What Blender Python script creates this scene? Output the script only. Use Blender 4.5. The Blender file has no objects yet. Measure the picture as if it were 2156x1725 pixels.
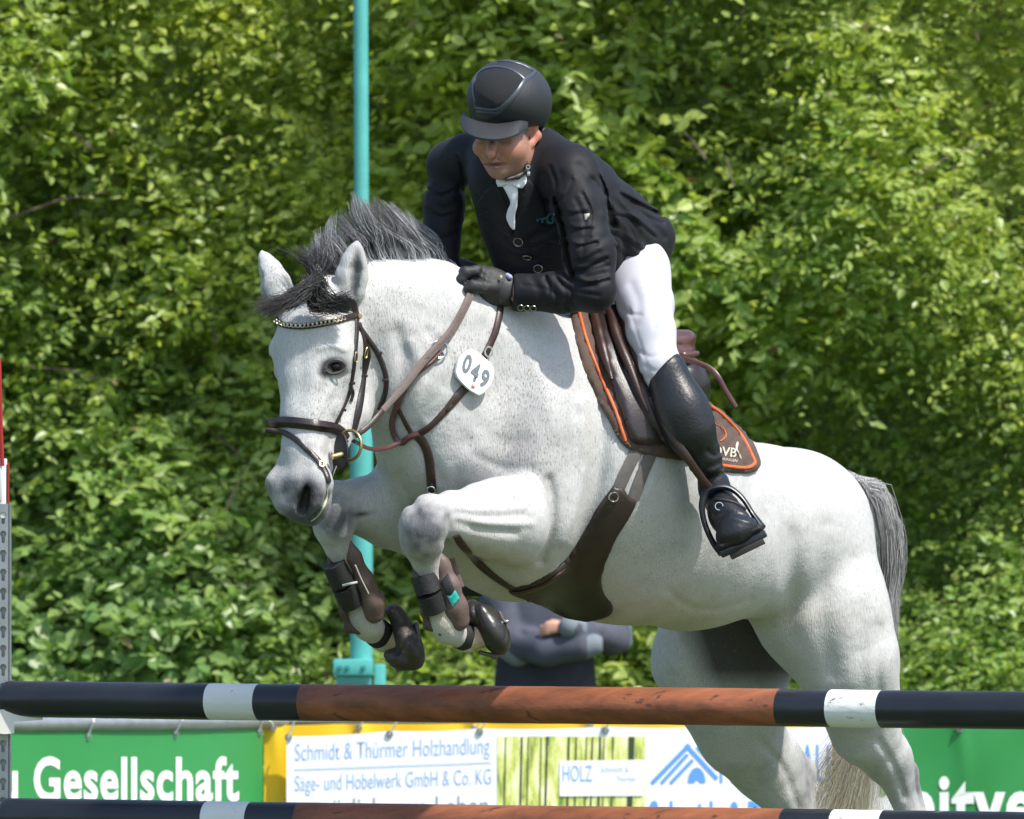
import bpy, bmesh, math, random
import numpy as np
from mathutils import Vector, Matrix, noise
from mathutils.bvhtree import BVHTree
from mathutils.geometry import delaunay_2d_cdt

random.seed(7)
rng = np.random.default_rng(11)

# ------------------------------------------------------------------ camera, sky, sun, exposure
SC = bpy.context.scene
COL = SC.collection
S = 800.0            # picture units per metre at the horse
CAMD = 25.0          # camera to horse
CAMZ = 1.9
cam_d = bpy.data.cameras.new('camera')
cam = bpy.data.objects.new('camera', cam_d)
COL.objects.link(cam)
cam.location = (0, -CAMD, CAMZ)
cam.rotation_euler = (math.radians(90), 0, 0)
cam_d.sensor_width = 36
cam_d.lens = 36 * CAMD / (2156 / S)
cam_d.clip_start = 0.5
cam_d.clip_end = 2000
cam_d.dof.use_dof = True
cam_d.dof.focus_distance = CAMD - 0.05
cam_d.dof.aperture_fstop = 10.5
SC.camera = cam

SUN_DIR = Vector((0.42, -0.37, 0.83)).normalized()
w = bpy.data.worlds.new('World')
SC.world = w
w.use_nodes = True
nt = w.node_tree
bg = nt.nodes['Background']
sky = nt.nodes.new('ShaderNodeTexSky')
sky.sky_type = 'NISHITA'
sky.sun_disc = False
sky.sun_elevation = math.asin(SUN_DIR.z)
sky.sun_rotation = math.atan2(SUN_DIR.x, SUN_DIR.y)
sky.air_density = 1.0
sky.dust_density = 1.5
nt.links.new(sky.outputs[0], bg.inputs[0])
bg.inputs[1].default_value = 0.15
sun_d = bpy.data.lights.new('sun', 'SUN')
sun_d.energy = 3.7
sun_d.angle = math.radians(1.2)
sun_d.color = (1.0, 0.955, 0.88)
sun = bpy.data.objects.new('sun', sun_d)
COL.objects.link(sun)
sun.rotation_euler = SUN_DIR.to_track_quat('Z', 'Y').to_euler()
SC.view_settings.view_transform = 'Standard'
SC.view_settings.look = 'None'
SC.view_settings.exposure = 0.68
SC.view_settings.gamma = 1.0
SC.view_settings.use_curve_mapping = False
SC.cycles.use_denoising = True
SC.cycles.max_bounces = 8
SC.cycles.diffuse_bounces = 3
SC.cycles.transparent_max_bounces = 8

# ------------------------------------------------------------------ helpers
def P(u, v, d=0.0):
    k = 1 + d / CAMD
    return Vector(((u - 1078) / S * k, d, CAMZ - (v - 862.5) / S * k))

def lin(c):
    return tuple((x / 12.92 if x <= 0.04045 else ((x + 0.055) / 1.055) ** 2.4) for x in c)

MATS = {}
def mat(name, col=(.5, .5, .5), rough=.6, metal=0.0, var=0.0, vscale=20.0, bump=0.0, bscale=200.0,
        attr=None, spec=0.5, coat=0.0, stretch=(1, 1, 1), sheen=0.0, trans=0.0, sss=0.0, wear=None):
    if name in MATS: return MATS[name]
    m = bpy.data.materials.new(name)
    m.use_nodes = True
    t = m.node_tree
    b = t.nodes['Principled BSDF']
    L = t.links.new
    b.inputs['Roughness'].default_value = rough
    b.inputs['Metallic'].default_value = metal
    b.inputs['Specular IOR Level'].default_value = spec
    b.inputs['Coat Weight'].default_value = coat
    b.inputs['Sheen Weight'].default_value = sheen
    if sss:
        b.inputs['Subsurface Weight'].default_value = sss
        b.inputs['Subsurface Radius'].default_value = (1, .35, .2)
        b.inputs['Subsurface Scale'].default_value = .006
    tc = t.nodes.new('ShaderNodeTexCoord')
    mp = t.nodes.new('ShaderNodeMapping')
    mp.inputs['Scale'].default_value = stretch
    L(tc.outputs['Object'], mp.inputs[0])
    src = None
    if attr:
        a = t.nodes.new('ShaderNodeAttribute'); a.attribute_name = attr
        src = a.outputs['Color']
    if var > 0 or wear:
        n = t.nodes.new('ShaderNodeTexNoise'); n.inputs['Scale'].default_value = vscale
        n.inputs['Detail'].default_value = 5; n.inputs['Roughness'].default_value = .65
        L(mp.outputs[0], n.inputs['Vector'])
        mr = t.nodes.new('ShaderNodeMapRange')
        mr.inputs[1].default_value = .3; mr.inputs[2].default_value = .7
        mr.inputs[3].default_value = 1 - var; mr.inputs[4].default_value = 1 + var
        L(n.outputs['Fac'], mr.inputs[0])
        mx = t.nodes.new('ShaderNodeMix'); mx.data_type = 'RGBA'; mx.blend_type = 'MULTIPLY'
        mx.inputs[0].default_value = 1
        if src: L(src, mx.inputs[6])
        else: mx.inputs[6].default_value = (*col, 1)
        L(mr.outputs[0], mx.inputs[7])
        src = mx.outputs[2]
        if wear:                               # scratches and dirt with a colour of their own
            n2 = t.nodes.new('ShaderNodeTexNoise'); n2.inputs['Scale'].default_value = wear[2]
            n2.inputs['Detail'].default_value = 6; n2.inputs['Roughness'].default_value = .7
            mp2 = t.nodes.new('ShaderNodeMapping'); mp2.inputs['Scale'].default_value = wear[3]
            L(tc.outputs['Object'], mp2.inputs[0]); L(mp2.outputs[0], n2.inputs['Vector'])
            r2 = t.nodes.new('ShaderNodeMapRange')
            r2.inputs[1].default_value = wear[1]; r2.inputs[2].default_value = wear[1] + .04
            L(n2.outputs['Fac'], r2.inputs[0])
            m2 = t.nodes.new('ShaderNodeMix'); m2.data_type = 'RGBA'
            L(r2.outputs[0], m2.inputs[0]); L(src, m2.inputs[6]); m2.inputs[7].default_value = (*wear[0], 1)
            src = m2.outputs[2]
    if src: L(src, b.inputs['Base Color'])
    else: b.inputs['Base Color'].default_value = (*col, 1)
    if bump > 0:
        n = t.nodes.new('ShaderNodeTexNoise'); n.inputs['Scale'].default_value = bscale
        n.inputs['Detail'].default_value = 4
        L(mp.outputs[0], n.inputs['Vector'])
        bp = t.nodes.new('ShaderNodeBump'); bp.inputs['Strength'].default_value = bump
        bp.inputs['Distance'].default_value = .004
        L(n.outputs['Fac'], bp.inputs['Height']); L(bp.outputs[0], b.inputs['Normal'])
    if trans > 0:
        tr = t.nodes.new('ShaderNodeBsdfTranslucent')
        ms = t.nodes.new('ShaderNodeMixShader'); ms.inputs[0].default_value = trans
        if src: L(src, tr.inputs[0])
        else: tr.inputs[0].default_value = (*col, 1)
        out = t.nodes['Material Output']
        L(b.outputs[0], ms.inputs[1]); L(tr.outputs[0], ms.inputs[2]); L(ms.outputs[0], out.inputs[0])
    MATS[name] = m
    return m

def tag(o, label=None, cat=None, group=None, kind=None):
    if label: o['label'] = label
    if cat: o['category'] = cat
    if group: o['group'] = group
    if kind: o['kind'] = kind
    return o

def empty(name, loc, label=None, cat=None, group=None):
    o = bpy.data.objects.new(name, None)
    COL.objects.link(o); o.location = loc; o.empty_display_size = .05
    return tag(o, label, cat, group)

def new_mesh(name, V, F, smooth=True):
    """V (n,3) array, F array (m,3|4) or list of lists"""
    me = bpy.data.meshes.new(name)
    if isinstance(F, np.ndarray):
        V = np.asarray(V, dtype=np.float32)
        me.vertices.add(len(V)); me.vertices.foreach_set('co', V.ravel())
        k = F.shape[1]
        me.loops.add(F.size); me.loops.foreach_set('vertex_index', F.astype(np.int32).ravel())
        me.polygons.add(len(F))
        me.polygons.foreach_set('loop_start', np.arange(0, F.size, k, dtype=np.int32))
        me.update(calc_edges=True)
    else:
        me.from_pydata([tuple(v) for v in V], [], [tuple(f) for f in F])
        me.update()
    me.polygons.foreach_set('use_smooth', np.full(len(me.polygons), smooth, dtype=bool))
    return me

def link(name, me, m, parent=None, loc=None):
    """link a mesh; vertices given in world space are kept in place under the parent"""
    if isinstance(m, (list, tuple)):
        for x in m: me.materials.append(x)
    elif m is not None and not me.materials: me.materials.append(m)
    o = bpy.data.objects.new(name, me)
    COL.objects.link(o)
    if loc is not None:
        me.transform(Matrix.Translation(-Vector(loc)))
        o.location = loc
    if parent is not None:
        o.parent = parent
        w0 = world_loc(parent)
        o.location = o.location - w0
    return o

def world_loc(o):
    l = o.location.copy()
    while o.parent: o = o.parent; l += o.location
    return l

def set_color(me, C, name='col'):
    a = me.color_attributes.new(name, 'FLOAT_COLOR', 'POINT')
    C = np.asarray(C, dtype=np.float32)
    if C.shape[1] == 3: C = np.hstack([C, np.ones((len(C), 1), np.float32)])
    a.data.foreach_set('color', C.ravel())

class MB:
    """collects simple shapes into one mesh"""
    def __init__(s): s.v = []; s.f = []
    def add(s, V, F):
        n = len(s.v); s.v += [Vector(x) for x in V]; s.f += [[n + i for i in f] for f in F]; return s
    def box(s, c, h, R=None, bev=0.0):
        c = Vector(c)
        bm = bmesh.new(); bmesh.ops.create_cube(bm, size=1)
        bmesh.ops.scale(bm, vec=(2 * h[0], 2 * h[1], 2 * h[2]), verts=bm.verts)
        if bev > 0: bmesh.ops.bevel(bm, geom=bm.edges[:], offset=bev, segments=2, profile=.5, affect='EDGES')
        if R is not None: bmesh.ops.transform(bm, matrix=R.to_4x4(), verts=bm.verts)
        bm.verts.index_update()
        s.add([c + v.co for v in bm.verts], [[v.index for v in f.verts] for f in bm.faces]); bm.free(); return s
    def tube(s, pts, r, n=10, cap=True, flat=1.0, up=None):
        pts = [Vector(p) for p in pts]; m = len(pts)
        rs = r if isinstance(r, (list, tuple, np.ndarray)) else [r] * m
        T = [(pts[min(i + 1, m - 1)] - pts[max(i - 1, 0)]).normalized() for i in range(m)]
        a = Vector(up) if up is not None else (Vector((0, 1, 0)) if abs(T[0].y) < .9 else Vector((1, 0, 0)))
        V = []; 
        for i in range(m):
            if up is None or i == 0:
                a = (a - T[i] * a.dot(T[i])).normalized()
            else:
                a = (Vector(up) - T[i] * Vector(up).dot(T[i])).normalized()
            b = T[i].cross(a)
            for j in range(n):
                t = 2 * math.pi * j / n
                V.append(pts[i] + a * math.cos(t) * rs[i] * flat + b * math.sin(t) * rs[i])
        F = [[i * n + j, i * n + (j + 1) % n, (i + 1) * n + (j + 1) % n, (i + 1) * n + j] for i in range(m - 1) for j in range(n)]
        if cap: F += [list(range(n))[::-1], [(m - 1) * n + j for j in range(n)]]
        return s.add(V, F)
    def ring(s, c, nrm, R, r, n=32, k=8, ratio=1.0, up=None):
        nrm = Vector(nrm).normalized()
        a = Vector(up) if up is not None else (Vector((0, 0, 1)) if abs(nrm.z) < .9 else Vector((1, 0, 0)))
        a = (a - nrm * a.dot(nrm)).normalized(); b = nrm.cross(a)
        V = []
        for i in range(n):
            t = 2 * math.pi * i / n
            e = a * math.cos(t) + b * math.sin(t) * ratio
            cc = Vector(c) + e * R; e = e.normalized()
            for j in range(k):
                q = 2 * math.pi * j / k
                V.append(cc + e * math.cos(q) * r + nrm * math.sin(q) * r)
        F = [[i * k + j, ((i + 1) % n) * k + j, ((i + 1) % n) * k + (j + 1) % k, i * k + (j + 1) % k] for i in range(n) for j in range(k)]
        return s.add(V, F)
    def disc(s, c, nrm, R, th, n=24, ratio=1.0, up=None):
        nrm = Vector(nrm).normalized()
        a = Vector(up) if up is not None else (Vector((0, 0, 1)) if abs(nrm.z) < .9 else Vector((1, 0, 0)))
        a = (a - nrm * a.dot(nrm)).normalized(); b = nrm.cross(a)
        V = []
        for q, rr in ((-th / 2, R), (th * .3, R), (th / 2, R * .9)):
            for i in range(n):
                t = 2 * math.pi * i / n
                V.append(Vector(c) + nrm * q + (a * math.cos(t) + b * math.sin(t) * ratio) * rr)
        F = [[i, (i + 1) % n, n + (i + 1) % n, n + i] for i in range(n)] + [[n + i, n + (i + 1) % n, 2 * n + (i + 1) % n, 2 * n + i] for i in range(n)]
        F += [list(range(n))[::-1], [2 * n + i for i in range(n)]]
        return s.add(V, F)
    def build(s, name, m, parent=None, smooth=True, auto=True, loc=None):
        me = new_mesh(name, s.v, s.f, smooth)
        bm = bmesh.new(); bm.from_mesh(me); bmesh.ops.recalc_face_normals(bm, faces=bm.faces); bm.to_mesh(me); bm.free()
        if smooth and auto: 
            me.set_sharp_from_angle(angle=math.radians(40))
        return link(name, me, m, parent, loc)

def catmull(pts, n):
    pts = np.array([tuple(p) for p in pts], float)
    if len(pts) == 2:
        t = np.linspace(0, 1, n)[:, None]; return pts[0] * (1 - t) + pts[1] * t
    Q = np.vstack([2 * pts[0] - pts[1], pts, 2 * pts[-1] - pts[-2]])
    seg = np.linalg.norm(np.diff(pts, axis=0), axis=1); cum = np.concatenate([[0], np.cumsum(seg)])
    out = []
    for s_ in np.linspace(0, cum[-1], n):
        i = min(np.searchsorted(cum, s_, 'right') - 1, len(pts) - 2); t = (s_ - cum[i]) / max(seg[i], 1e-9)
        p0, p1, p2, p3 = Q[i], Q[i + 1], Q[i + 2], Q[i + 3]
        out.append(.5 * ((2 * p1) + (-p0 + p2) * t + (2 * p0 - 5 * p1 + 4 * p2 - p3) * t * t + (-p0 + 3 * p1 - 3 * p2 + p3) * t ** 3))
    return np.array(out)

# ------------------------------------------------------------------ smooth implicit modelling
class Cone:
    """round cone between two points; ds stretches it along the depth axis"""
    def __init__(s, a, ra, b, rb, ds=1.0, k=.02, sub=False):
        s.a = np.array(a, float); s.b = np.array(b, float); s.ra, s.rb, s.ds, s.k, s.sub = ra, rb, ds, k, sub
        m = max(ra, rb); e = np.array([m, m * ds, m])
        s.lo = np.minimum(s.a, s.b) - e; s.hi = np.maximum(s.a, s.b) + e
    def f(s, X, Y, Z):
        i = 1 / s.ds
        ax, ay, az = s.a[0], s.a[1] * i, s.a[2]
        dx, dy, dz = s.b[0] - ax, s.b[1] * i - ay, s.b[2] - az
        px, py, pz = X - ax, Y * i - ay, Z - az
        t = np.clip((px * dx + py * dy + pz * dz) / (dx * dx + dy * dy + dz * dz + 1e-12), 0, 1)
        return np.sqrt((px - t * dx) ** 2 + (py - t * dy) ** 2 + (pz - t * dz) ** 2) - (s.ra + (s.rb - s.ra) * t)

class Ell:
    """ellipsoid with radii along the axes of rotation matrix R (columns = axes)"""
    def __init__(s, c, r, R=None, k=.02, sub=False):
        s.c = np.array(c, float); s.r = np.array(r, float); s.R = np.eye(3) if R is None else np.array(R, float); s.k, s.sub = k, sub
        e = np.abs(s.R) @ s.r
        s.lo = s.c - e; s.hi = s.c + e
    def f(s, X, Y, Z):
        d = (X - s.c[0], Y - s.c[1], Z - s.c[2]); q0 = 0; q1 = 0
        for i in range(3):
            l = (d[0] * s.R[0, i] + d[1] * s.R[1, i] + d[2] * s.R[2, i]) / s.r[i]
            q0 = q0 + l * l; q1 = q1 + (l / s.r[i]) ** 2
        q0 = np.sqrt(q0); q1 = np.sqrt(q1)
        return q0 * (q0 - 1) / (q1 + 1e-9)

class Groove:
    """raises (amp<0) or hollows (amp>0) the surface along a curve given in picture units, only for depths y0..y1"""
    def __init__(s, uv, w, amp, y0=-9, y1=9):
        s.p = catmull(uv, max(6, len(uv) * 4)); s.w = w; s.amp = amp; s.y0, s.y1 = y0, y1
        m = 2.2 * w
        lo = s.p.min(0) - m; hi = s.p.max(0) + m
        A = P(lo[0], hi[1], 0); B = P(hi[0], lo[1], 0)
        s.lo = np.array([A.x - .03, y0, A.z - .03]); s.hi = np.array([B.x + .03, y1, B.z + .03]); s.k = 0
    def off(s, X, Y, Z):
        k = 1 + Y / CAMD
        u = X / k * S + 1078; v = 862.5 - (Z - CAMZ) / k * S
        best = None
        n = len(s.p) - 1
        for i in range(n):
            a, b = s.p[i], s.p[i + 1]; d = b - a
            t = np.clip(((u - a[0]) * d[0] + (v - a[1]) * d[1]) / (d @ d + 1e-9), 0, 1)
            q = (u - a[0] - t * d[0]) ** 2 + (v - a[1] - t * d[1]) ** 2
            if i == 0: q = np.where(t <= 0, q * 1.0, q)
            best = q if best is None else np.minimum(best, q)
        g = s.amp * np.exp(-best / (s.w * s.w))
        return g * np.clip((Y - s.y0) / .04, 0, 1) * np.clip((s.y1 - Y) / .04, 0, 1)

class Noise3:
    """low relief made of a few sine waves"""
    def __init__(s, amp, wl, seed=0, n=5, dirs=None):
        r = np.random.default_rng(seed); s.amp = amp; s.w = []
        for i in range(n):
            d = r.normal(size=3) if dirs is None else np.array(dirs[i % len(dirs)]) + r.normal(size=3) * .25
            d = d / np.linalg.norm(d) * 2 * math.pi / (wl * r.uniform(.6, 1.5)); s.w.append((d, r.uniform(0, 6.28)))
        s.lo = np.full(3, -99.); s.hi = np.full(3, 99.); s.k = 0
    def off(s, X, Y, Z):
        t = 0
        for d, p in s.w: t = t + np.sin(X * d[0] + Y * d[1] + Z * d[2] + p + .8 * np.sin(Y * d[0] - Z * d[1] + X * d[2] * .5))
        return s.amp * t / len(s.w)

class Group:
    def __init__(s, prims, k=.05, sub=False):
        s.p = prims; s.k = k; s.sub = sub
        sh = [q for q in prims if not (hasattr(q, 'off') or q.sub)]
        s.lo = np.min([q.lo for q in sh], 0); s.hi = np.max([q.hi for q in sh], 0)
    def f(s, X, Y, Z):
        return evalp(s.p, X, Y, Z)

def smin(a, b, k):
    h = np.maximum(k - np.abs(a - b), 0) / k
    return np.minimum(a, b) - h * h * k * .25

def evalp(prims, X, Y, Z):
    lo = np.array([X.min(), Y.min(), Z.min()]); hi = np.array([X.max(), Y.max(), Z.max()])
    f = None
    for q in prims:
        m = q.k + .035
        if np.any(q.lo - m > hi) or np.any(q.hi + m < lo): continue
        if hasattr(q, 'off'):
            if f is not None: f = f + q.off(X, Y, Z)
            continue
        g = q.f(X, Y, Z)
        if g is None: continue
        if q.sub:
            if f is not None: f = -smin(-f, g, q.k)
        else: f = g if f is None else smin(f, g, q.k)
    return f if f is not None else np.full(np.broadcast(X, Y, Z).shape, .5)

def sdf_mesh(prims, h, name='m', smooth_it=1):
    sh = [q for q in prims if not (hasattr(q, 'off') or q.sub)]
    lo = np.min([q.lo for q in sh], 0) - .03; hi = np.max([q.hi for q in sh], 0) + .03
    B = 16
    nb = np.ceil((hi - lo) / (h * B)).astype(int)
    N = nb * B + 1
    F = np.full(N, .5, np.float32)
    hb = h * B
    margin = hb * .87 * 1.5 + .01
    for bi in range(nb[0]):
        for bj in range(nb[1]):
            for bk in range(nb[2]):
                c = lo + (np.array([bi, bj, bk]) + .5) * hb
                near = [q for q in prims if not (np.any(q.lo - q.k - .035 > c + hb / 2) or np.any(q.hi + q.k + .035 < c - hb / 2))]
                i0, j0, k0 = bi * B, bj * B, bk * B
                if not [q for q in near if not hasattr(q, 'off')]: continue
                cv = evalp(near, np.array([c[0]]), np.array([c[1]]), np.array([c[2]]))
                cv = float(np.ravel(cv)[0])
                if abs(cv) > margin:
                    if cv < 0: F[i0:i0 + B + 1, j0:j0 + B + 1, k0:k0 + B + 1] = -.5
                    continue
                x = lo[0] + (i0 + np.arange(B + 1)) * h; y = lo[1] + (j0 + np.arange(B + 1)) * h; z = lo[2] + (k0 + np.arange(B + 1)) * h
                X, Y, Z = np.meshgrid(x, y, z, indexing='ij')
                F[i0:i0 + B + 1, j0:j0 + B + 1, k0:k0 + B + 1] = evalp(near, X, Y, Z)
    s = F < 0
    a = s[:-1]; b = s[1:]
    A = a & b; O = a | b
    A = A[:, :-1] & A[:, 1:]; O = O[:, :-1] | O[:, 1:]
    A = A[:, :, :-1] & A[:, :, 1:]; O = O[:, :, :-1] | O[:, :, 1:]
    act = O & ~A
    I, J, K = np.nonzero(act)
    idx = np.full(act.shape, -1, np.int32); idx[I, J, K] = np.arange(len(I))
    cor = [(x, y, z) for x in (0, 1) for y in (0, 1) for z in (0, 1)]
    val = [F[I + c[0], J + c[1], K + c[2]] for c in cor]
    acc = np.zeros((len(I), 3)); cnt = np.zeros(len(I))
    for p in range(8):
        for q in range(p + 1, 8):
            if sum(abs(cor[p][t] - cor[q][t]) for t in range(3)) != 1: continue
            m = (val[p] < 0) != (val[q] < 0)
            t = np.where(m, val[p] / (val[p] - val[q] + 1e-12), 0)
            for ax in range(3):
                acc[:, ax] += np.where(m, cor[p][ax] + t * (cor[q][ax] - cor[p][ax]), 0)
            cnt += m
    V = lo + (np.stack([I, J, K], 1) + acc / cnt[:, None]) * h
    Q = []
    for ax in range(3):
        sl0 = [slice(None)] * 3; sl1 = [slice(None)] * 3
        sl0[ax] = slice(0, -1); sl1[ax] = slice(1, None)
        ch = s[tuple(sl0)] != s[tuple(sl1)]
        e = np.stack(np.nonzero(ch), 1)
        o1, o2 = [(1, 2), (2, 0), (0, 1)][ax]
        e = e[(e[:, o1] > 0) & (e[:, o2] > 0) & (e[:, o1] < idx.shape[o1]) & (e[:, o2] < idx.shape[o2])]
        def g(d1, d2):
            t = e.copy(); t[:, o1] -= d1; t[:, o2] -= d2
            return idx[t[:, 0], t[:, 1], t[:, 2]]
        q = np.stack([g(1, 1), g(0, 1), g(0, 0), g(1, 0)], 1)
        fl = ~s[e[:, 0], e[:, 1], e[:, 2]]
        q[fl] = q[fl][:, ::-1]
        Q.append(q)
    Q = np.vstack(Q); Q = Q[(Q >= 0).all(1)]
    for _ in range(smooth_it):
        acc = np.zeros_like(V); cnt = np.zeros(len(V))
        for p in range(4):
            np.add.at(acc, Q[:, p], V[Q[:, (p + 1) % 4]] + V[Q[:, (p + 3) % 4]]); np.add.at(cnt, Q[:, p], 2)
        V = V * .5 + .5 * acc / np.maximum(cnt, 1)[:, None]
    return V, Q

def blob(name, prims, h, m, parent=None, color=None, smooth_it=1, loc=None):
    V, Q = sdf_mesh(prims, h, name, smooth_it)
    me = new_mesh(name, V, Q, True)
    if color is not None: set_color(me, color(V, np_normals(me)))
    return link(name, me, m, parent, loc)

def np_normals(me):
    n = np.empty(len(me.vertices) * 3, np.float32)
    me.vertex_normals.foreach_get('vector', n)
    return n.reshape(-1, 3)

def to_uv(V):
    k = 1 + V[:, 1] / CAMD
    return V[:, 0] / k * S + 1078, 862.5 - (V[:, 2] - CAMZ) / k * S

def chain(pts, ds=1.0, k=.03):
    """(u,v,d,r) stations, r in picture units"""
    out = []
    for a, b in zip(pts[:-1], pts[1:]):
        out.append(Cone(P(a[0], a[1], a[2]), a[3] / S * (1 + a[2] / CAMD), P(b[0], b[1], b[2]), b[3] / S * (1 + b[2] / CAMD), ds, k))
    return out

def ell(u, v, d, ru, rd, rv, ang=0.0, yaw=0.0, k=.03, sub=False):
    """ellipsoid: radii ru (across), rv (up) in picture units, rd in metres; ang tilts it in the picture, yaw about the vertical"""
    R = Matrix.Rotation(math.radians(yaw), 3, 'Z') @ Matrix.Rotation(math.radians(ang), 3, 'Y')
    return Ell(P(u, v, d), (ru / S, rd, rv / S), np.array(R), k, sub)

def bvh_of(*objs):
    V = []; Fc = []
    for o in objs:
        me = o.data; n0 = len(V); w0 = world_loc(o)
        V += [v.co + w0 for v in me.vertices]
        Fc += [[n0 + i for i in p.vertices] for p in me.polygons]
    return BVHTree.FromPolygons(V, Fc)

CAMP = Vector((0, -CAMD, CAMZ))
def cast(bvh, u, v):
    d = (P(u, v, 0) - CAMP).normalized()
    h = bvh.ray_cast(CAMP, d, 60)
    return (h[0], h[1]) if h[0] is not None else (None, None)

def on_surf(bvh, uv, n, off=.004, smooth=6, dfix=None):
    """points lying on a surface along a picture curve: positions and normals"""
    c = catmull(uv, n); D = []; N = []
    for u, v in c:
        h, nn = cast(bvh, u, v)
        D.append(None if h is None else h.y); N.append(nn)
    good = [i for i in range(n) if D[i] is not None]
    if not good: D = [0.0] * n; N = [Vector((0, -1, 0))] * n; good = list(range(n))
    for i in range(n):
        if D[i] is None:
            j = min(good, key=lambda g: abs(g - i)); D[i] = D[j]; N[i] = N[j]
    D = np.array(D)
    for _ in range(smooth): D[1:-1] = np.minimum(D[1:-1], .5 * D[1:-1] + .25 * (D[:-2] + D[2:]) + .0005)
    pts = [P(c[i][0], c[i][1], D[i]) for i in range(n)]
    NN = []
    for i in range(n):
        s_ = sum((N[j] for j in range(max(0, i - 3), min(n, i + 4))), Vector())
        NN.append(s_.normalized())
    pts = [p + q * off for p, q in zip(pts, NN)]
    return pts, NN

def strap(mb, pts, nrm, w, th, domed=.3):
    """leather strap: flat side on the surface, edges rounded; w and th in metres (w may be a list)"""
    m = len(pts); ws = w if isinstance(w, (list, tuple, np.ndarray)) else [w] * m
    prof = [(-.5, -.35), (-.5, .15), (-.36, .5), (0, .5 + domed * .5), (.36, .5), (.5, .15), (.5, -.35)]
    V = []; k = len(prof)
    for i in range(m):
        T = (Vector(pts[min(i + 1, m - 1)]) - Vector(pts[max(i - 1, 0)])).normalized()
        N = Vector(nrm[i]); N = (N - T * N.dot(T)).normalized(); Bn = T.cross(N)
        for a, b in prof: V.append(Vector(pts[i]) + Bn * a * ws[i] + N * b * th)
    F = [[i * k + j, i * k + (j + 1) % k, (i + 1) * k + (j + 1) % k, (i + 1) * k + j] for i in range(m - 1) for j in range(k)]
    F += [list(range(k))[::-1], [(m - 1) * k + j for j in range(k)]]
    mb.add(V, F)
    return mb

def in_poly(x, y, poly):
    c = False; j = len(poly) - 1
    for i in range(len(poly)):
        if ((poly[i][1] > y) != (poly[j][1] > y)) and (x < (poly[j][0] - poly[i][0]) * (y - poly[i][1]) / (poly[j][1] - poly[i][1] + 1e-12) + poly[i][0]): c = not c
        j = i
    return c

def patch(name, poly, bvh, off, th, m, parent=None, step=7.0, smooth=8, curve=True, relief=None, dmax=None, round_edge=True):
    """a sheet of leather or cloth cut to a picture outline and laid on a surface, with real thickness"""
    pts = np.array(poly, float)
    if curve:
        n = int(sum(np.linalg.norm(pts[i] - pts[i - 1]) for i in range(len(pts))) / step)
        cl = catmull(np.vstack([pts, pts[:1]]), n + 1)[:-1]
    else:
        cl = []
        for i in range(len(pts)):
            a, b = pts[i], pts[(i + 1) % len(pts)]; q = max(1, int(np.linalg.norm(b - a) / step))
            cl += [a + (b - a) * t / q for t in range(q)]
        cl = np.array(cl)
    nB = len(cl)
    v2 = [Vector(c) for c in cl]
    lo, hi = cl.min(0), cl.max(0)
    for iy, y in enumerate(np.arange(lo[1] + step * .5, hi[1], step)):
        for x in np.arange(lo[0] + step * (.25 if iy % 2 else .75), hi[0], step):
            if in_poly(x, y, cl):
                dd = np.min((cl[:, 0] - x) ** 2 + (cl[:, 1] - y) ** 2)
                if dd > (step * .55) ** 2: v2.append(Vector((x, y)))
    r = delaunay_2d_cdt(v2, [(i, (i + 1) % nB) for i in range(nB)], [], 1, 1e-4)
    vv, ff = r[0], [list(f) for f in r[2]]
    n = len(vv); D = np.full(n, np.nan)
    for i, q in enumerate(vv):
        h, nn = cast(bvh, q.x, q.y)
        if h is not None and (dmax is None or h.y < dmax): D[i] = h.y
    nb = [set() for _ in range(n)]
    for f in ff:
        for a in f:
            for b in f:
                if a != b: nb[a].add(b)
    nb = [list(x) for x in nb]
    for _ in range(60):
        bad = np.nonzero(np.isnan(D))[0]
        if len(bad) == 0: break
        nd = D.copy()
        for i in bad:
            q = [D[j] for j in nb[i] if not np.isnan(D[j])]
            if q: nd[i] = np.mean(q) 
        D = nd
    D = np.nan_to_num(D, nan=0.0)
    for _ in range(smooth):
        D = np.array([.5 * D[i] + .5 * np.mean(D[nb[i]]) if nb[i] else D[i] for i in range(n)])
    base = [P(q.x, q.y, D[i]) for i, q in enumerate(vv)]
    me = new_mesh('tmp', base, ff); bm = bmesh.new(); bm.from_mesh(me)
    bm.normal_update(); bm.verts.ensure_lookup_table()
    N = [v.normal.copy() if v.normal.y < 0 else -v.normal for v in bm.verts]
    bm.free(); bpy.data.meshes.remove(me)
    N = [(N[i] * .5 + sum((N[j] for j in nb[i]), Vector()) * (.5 / max(1, len(nb[i])))).normalized() for i in range(n)]
    cnt = {}
    for f in ff:
        for a, b in zip(f, f[1:] + f[:1]): cnt[(a, b)] = 1
    bd = [(a, b) for (a, b) in cnt if (b, a) not in cnt]
    edge = set(a for a, b in bd) | set(b for a, b in bd)
    top = []
    for i in range(n):
        t = off + th * (.45 if (round_edge and i in edge) else 1)
        if relief is not None: t += relief(vv[i].x, vv[i].y)
        top.append(base[i] + N[i] * t)
    bot = [base[i] + N[i] * (off - .002) for i in range(n)]
    F = [f for f in ff] + [[n + a for a in f[::-1]] for f in ff] + [[b, a, n + a, n + b] for a, b in bd]
    me = new_mesh(name, top + bot, F)
    bm = bmesh.new(); bm.from_mesh(me); bmesh.ops.recalc_face_normals(bm, faces=bm.faces); bm.to_mesh(me); bm.free()
    me.set_sharp_from_angle(angle=math.radians(55))
    return link(name, me, m, parent)

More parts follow.
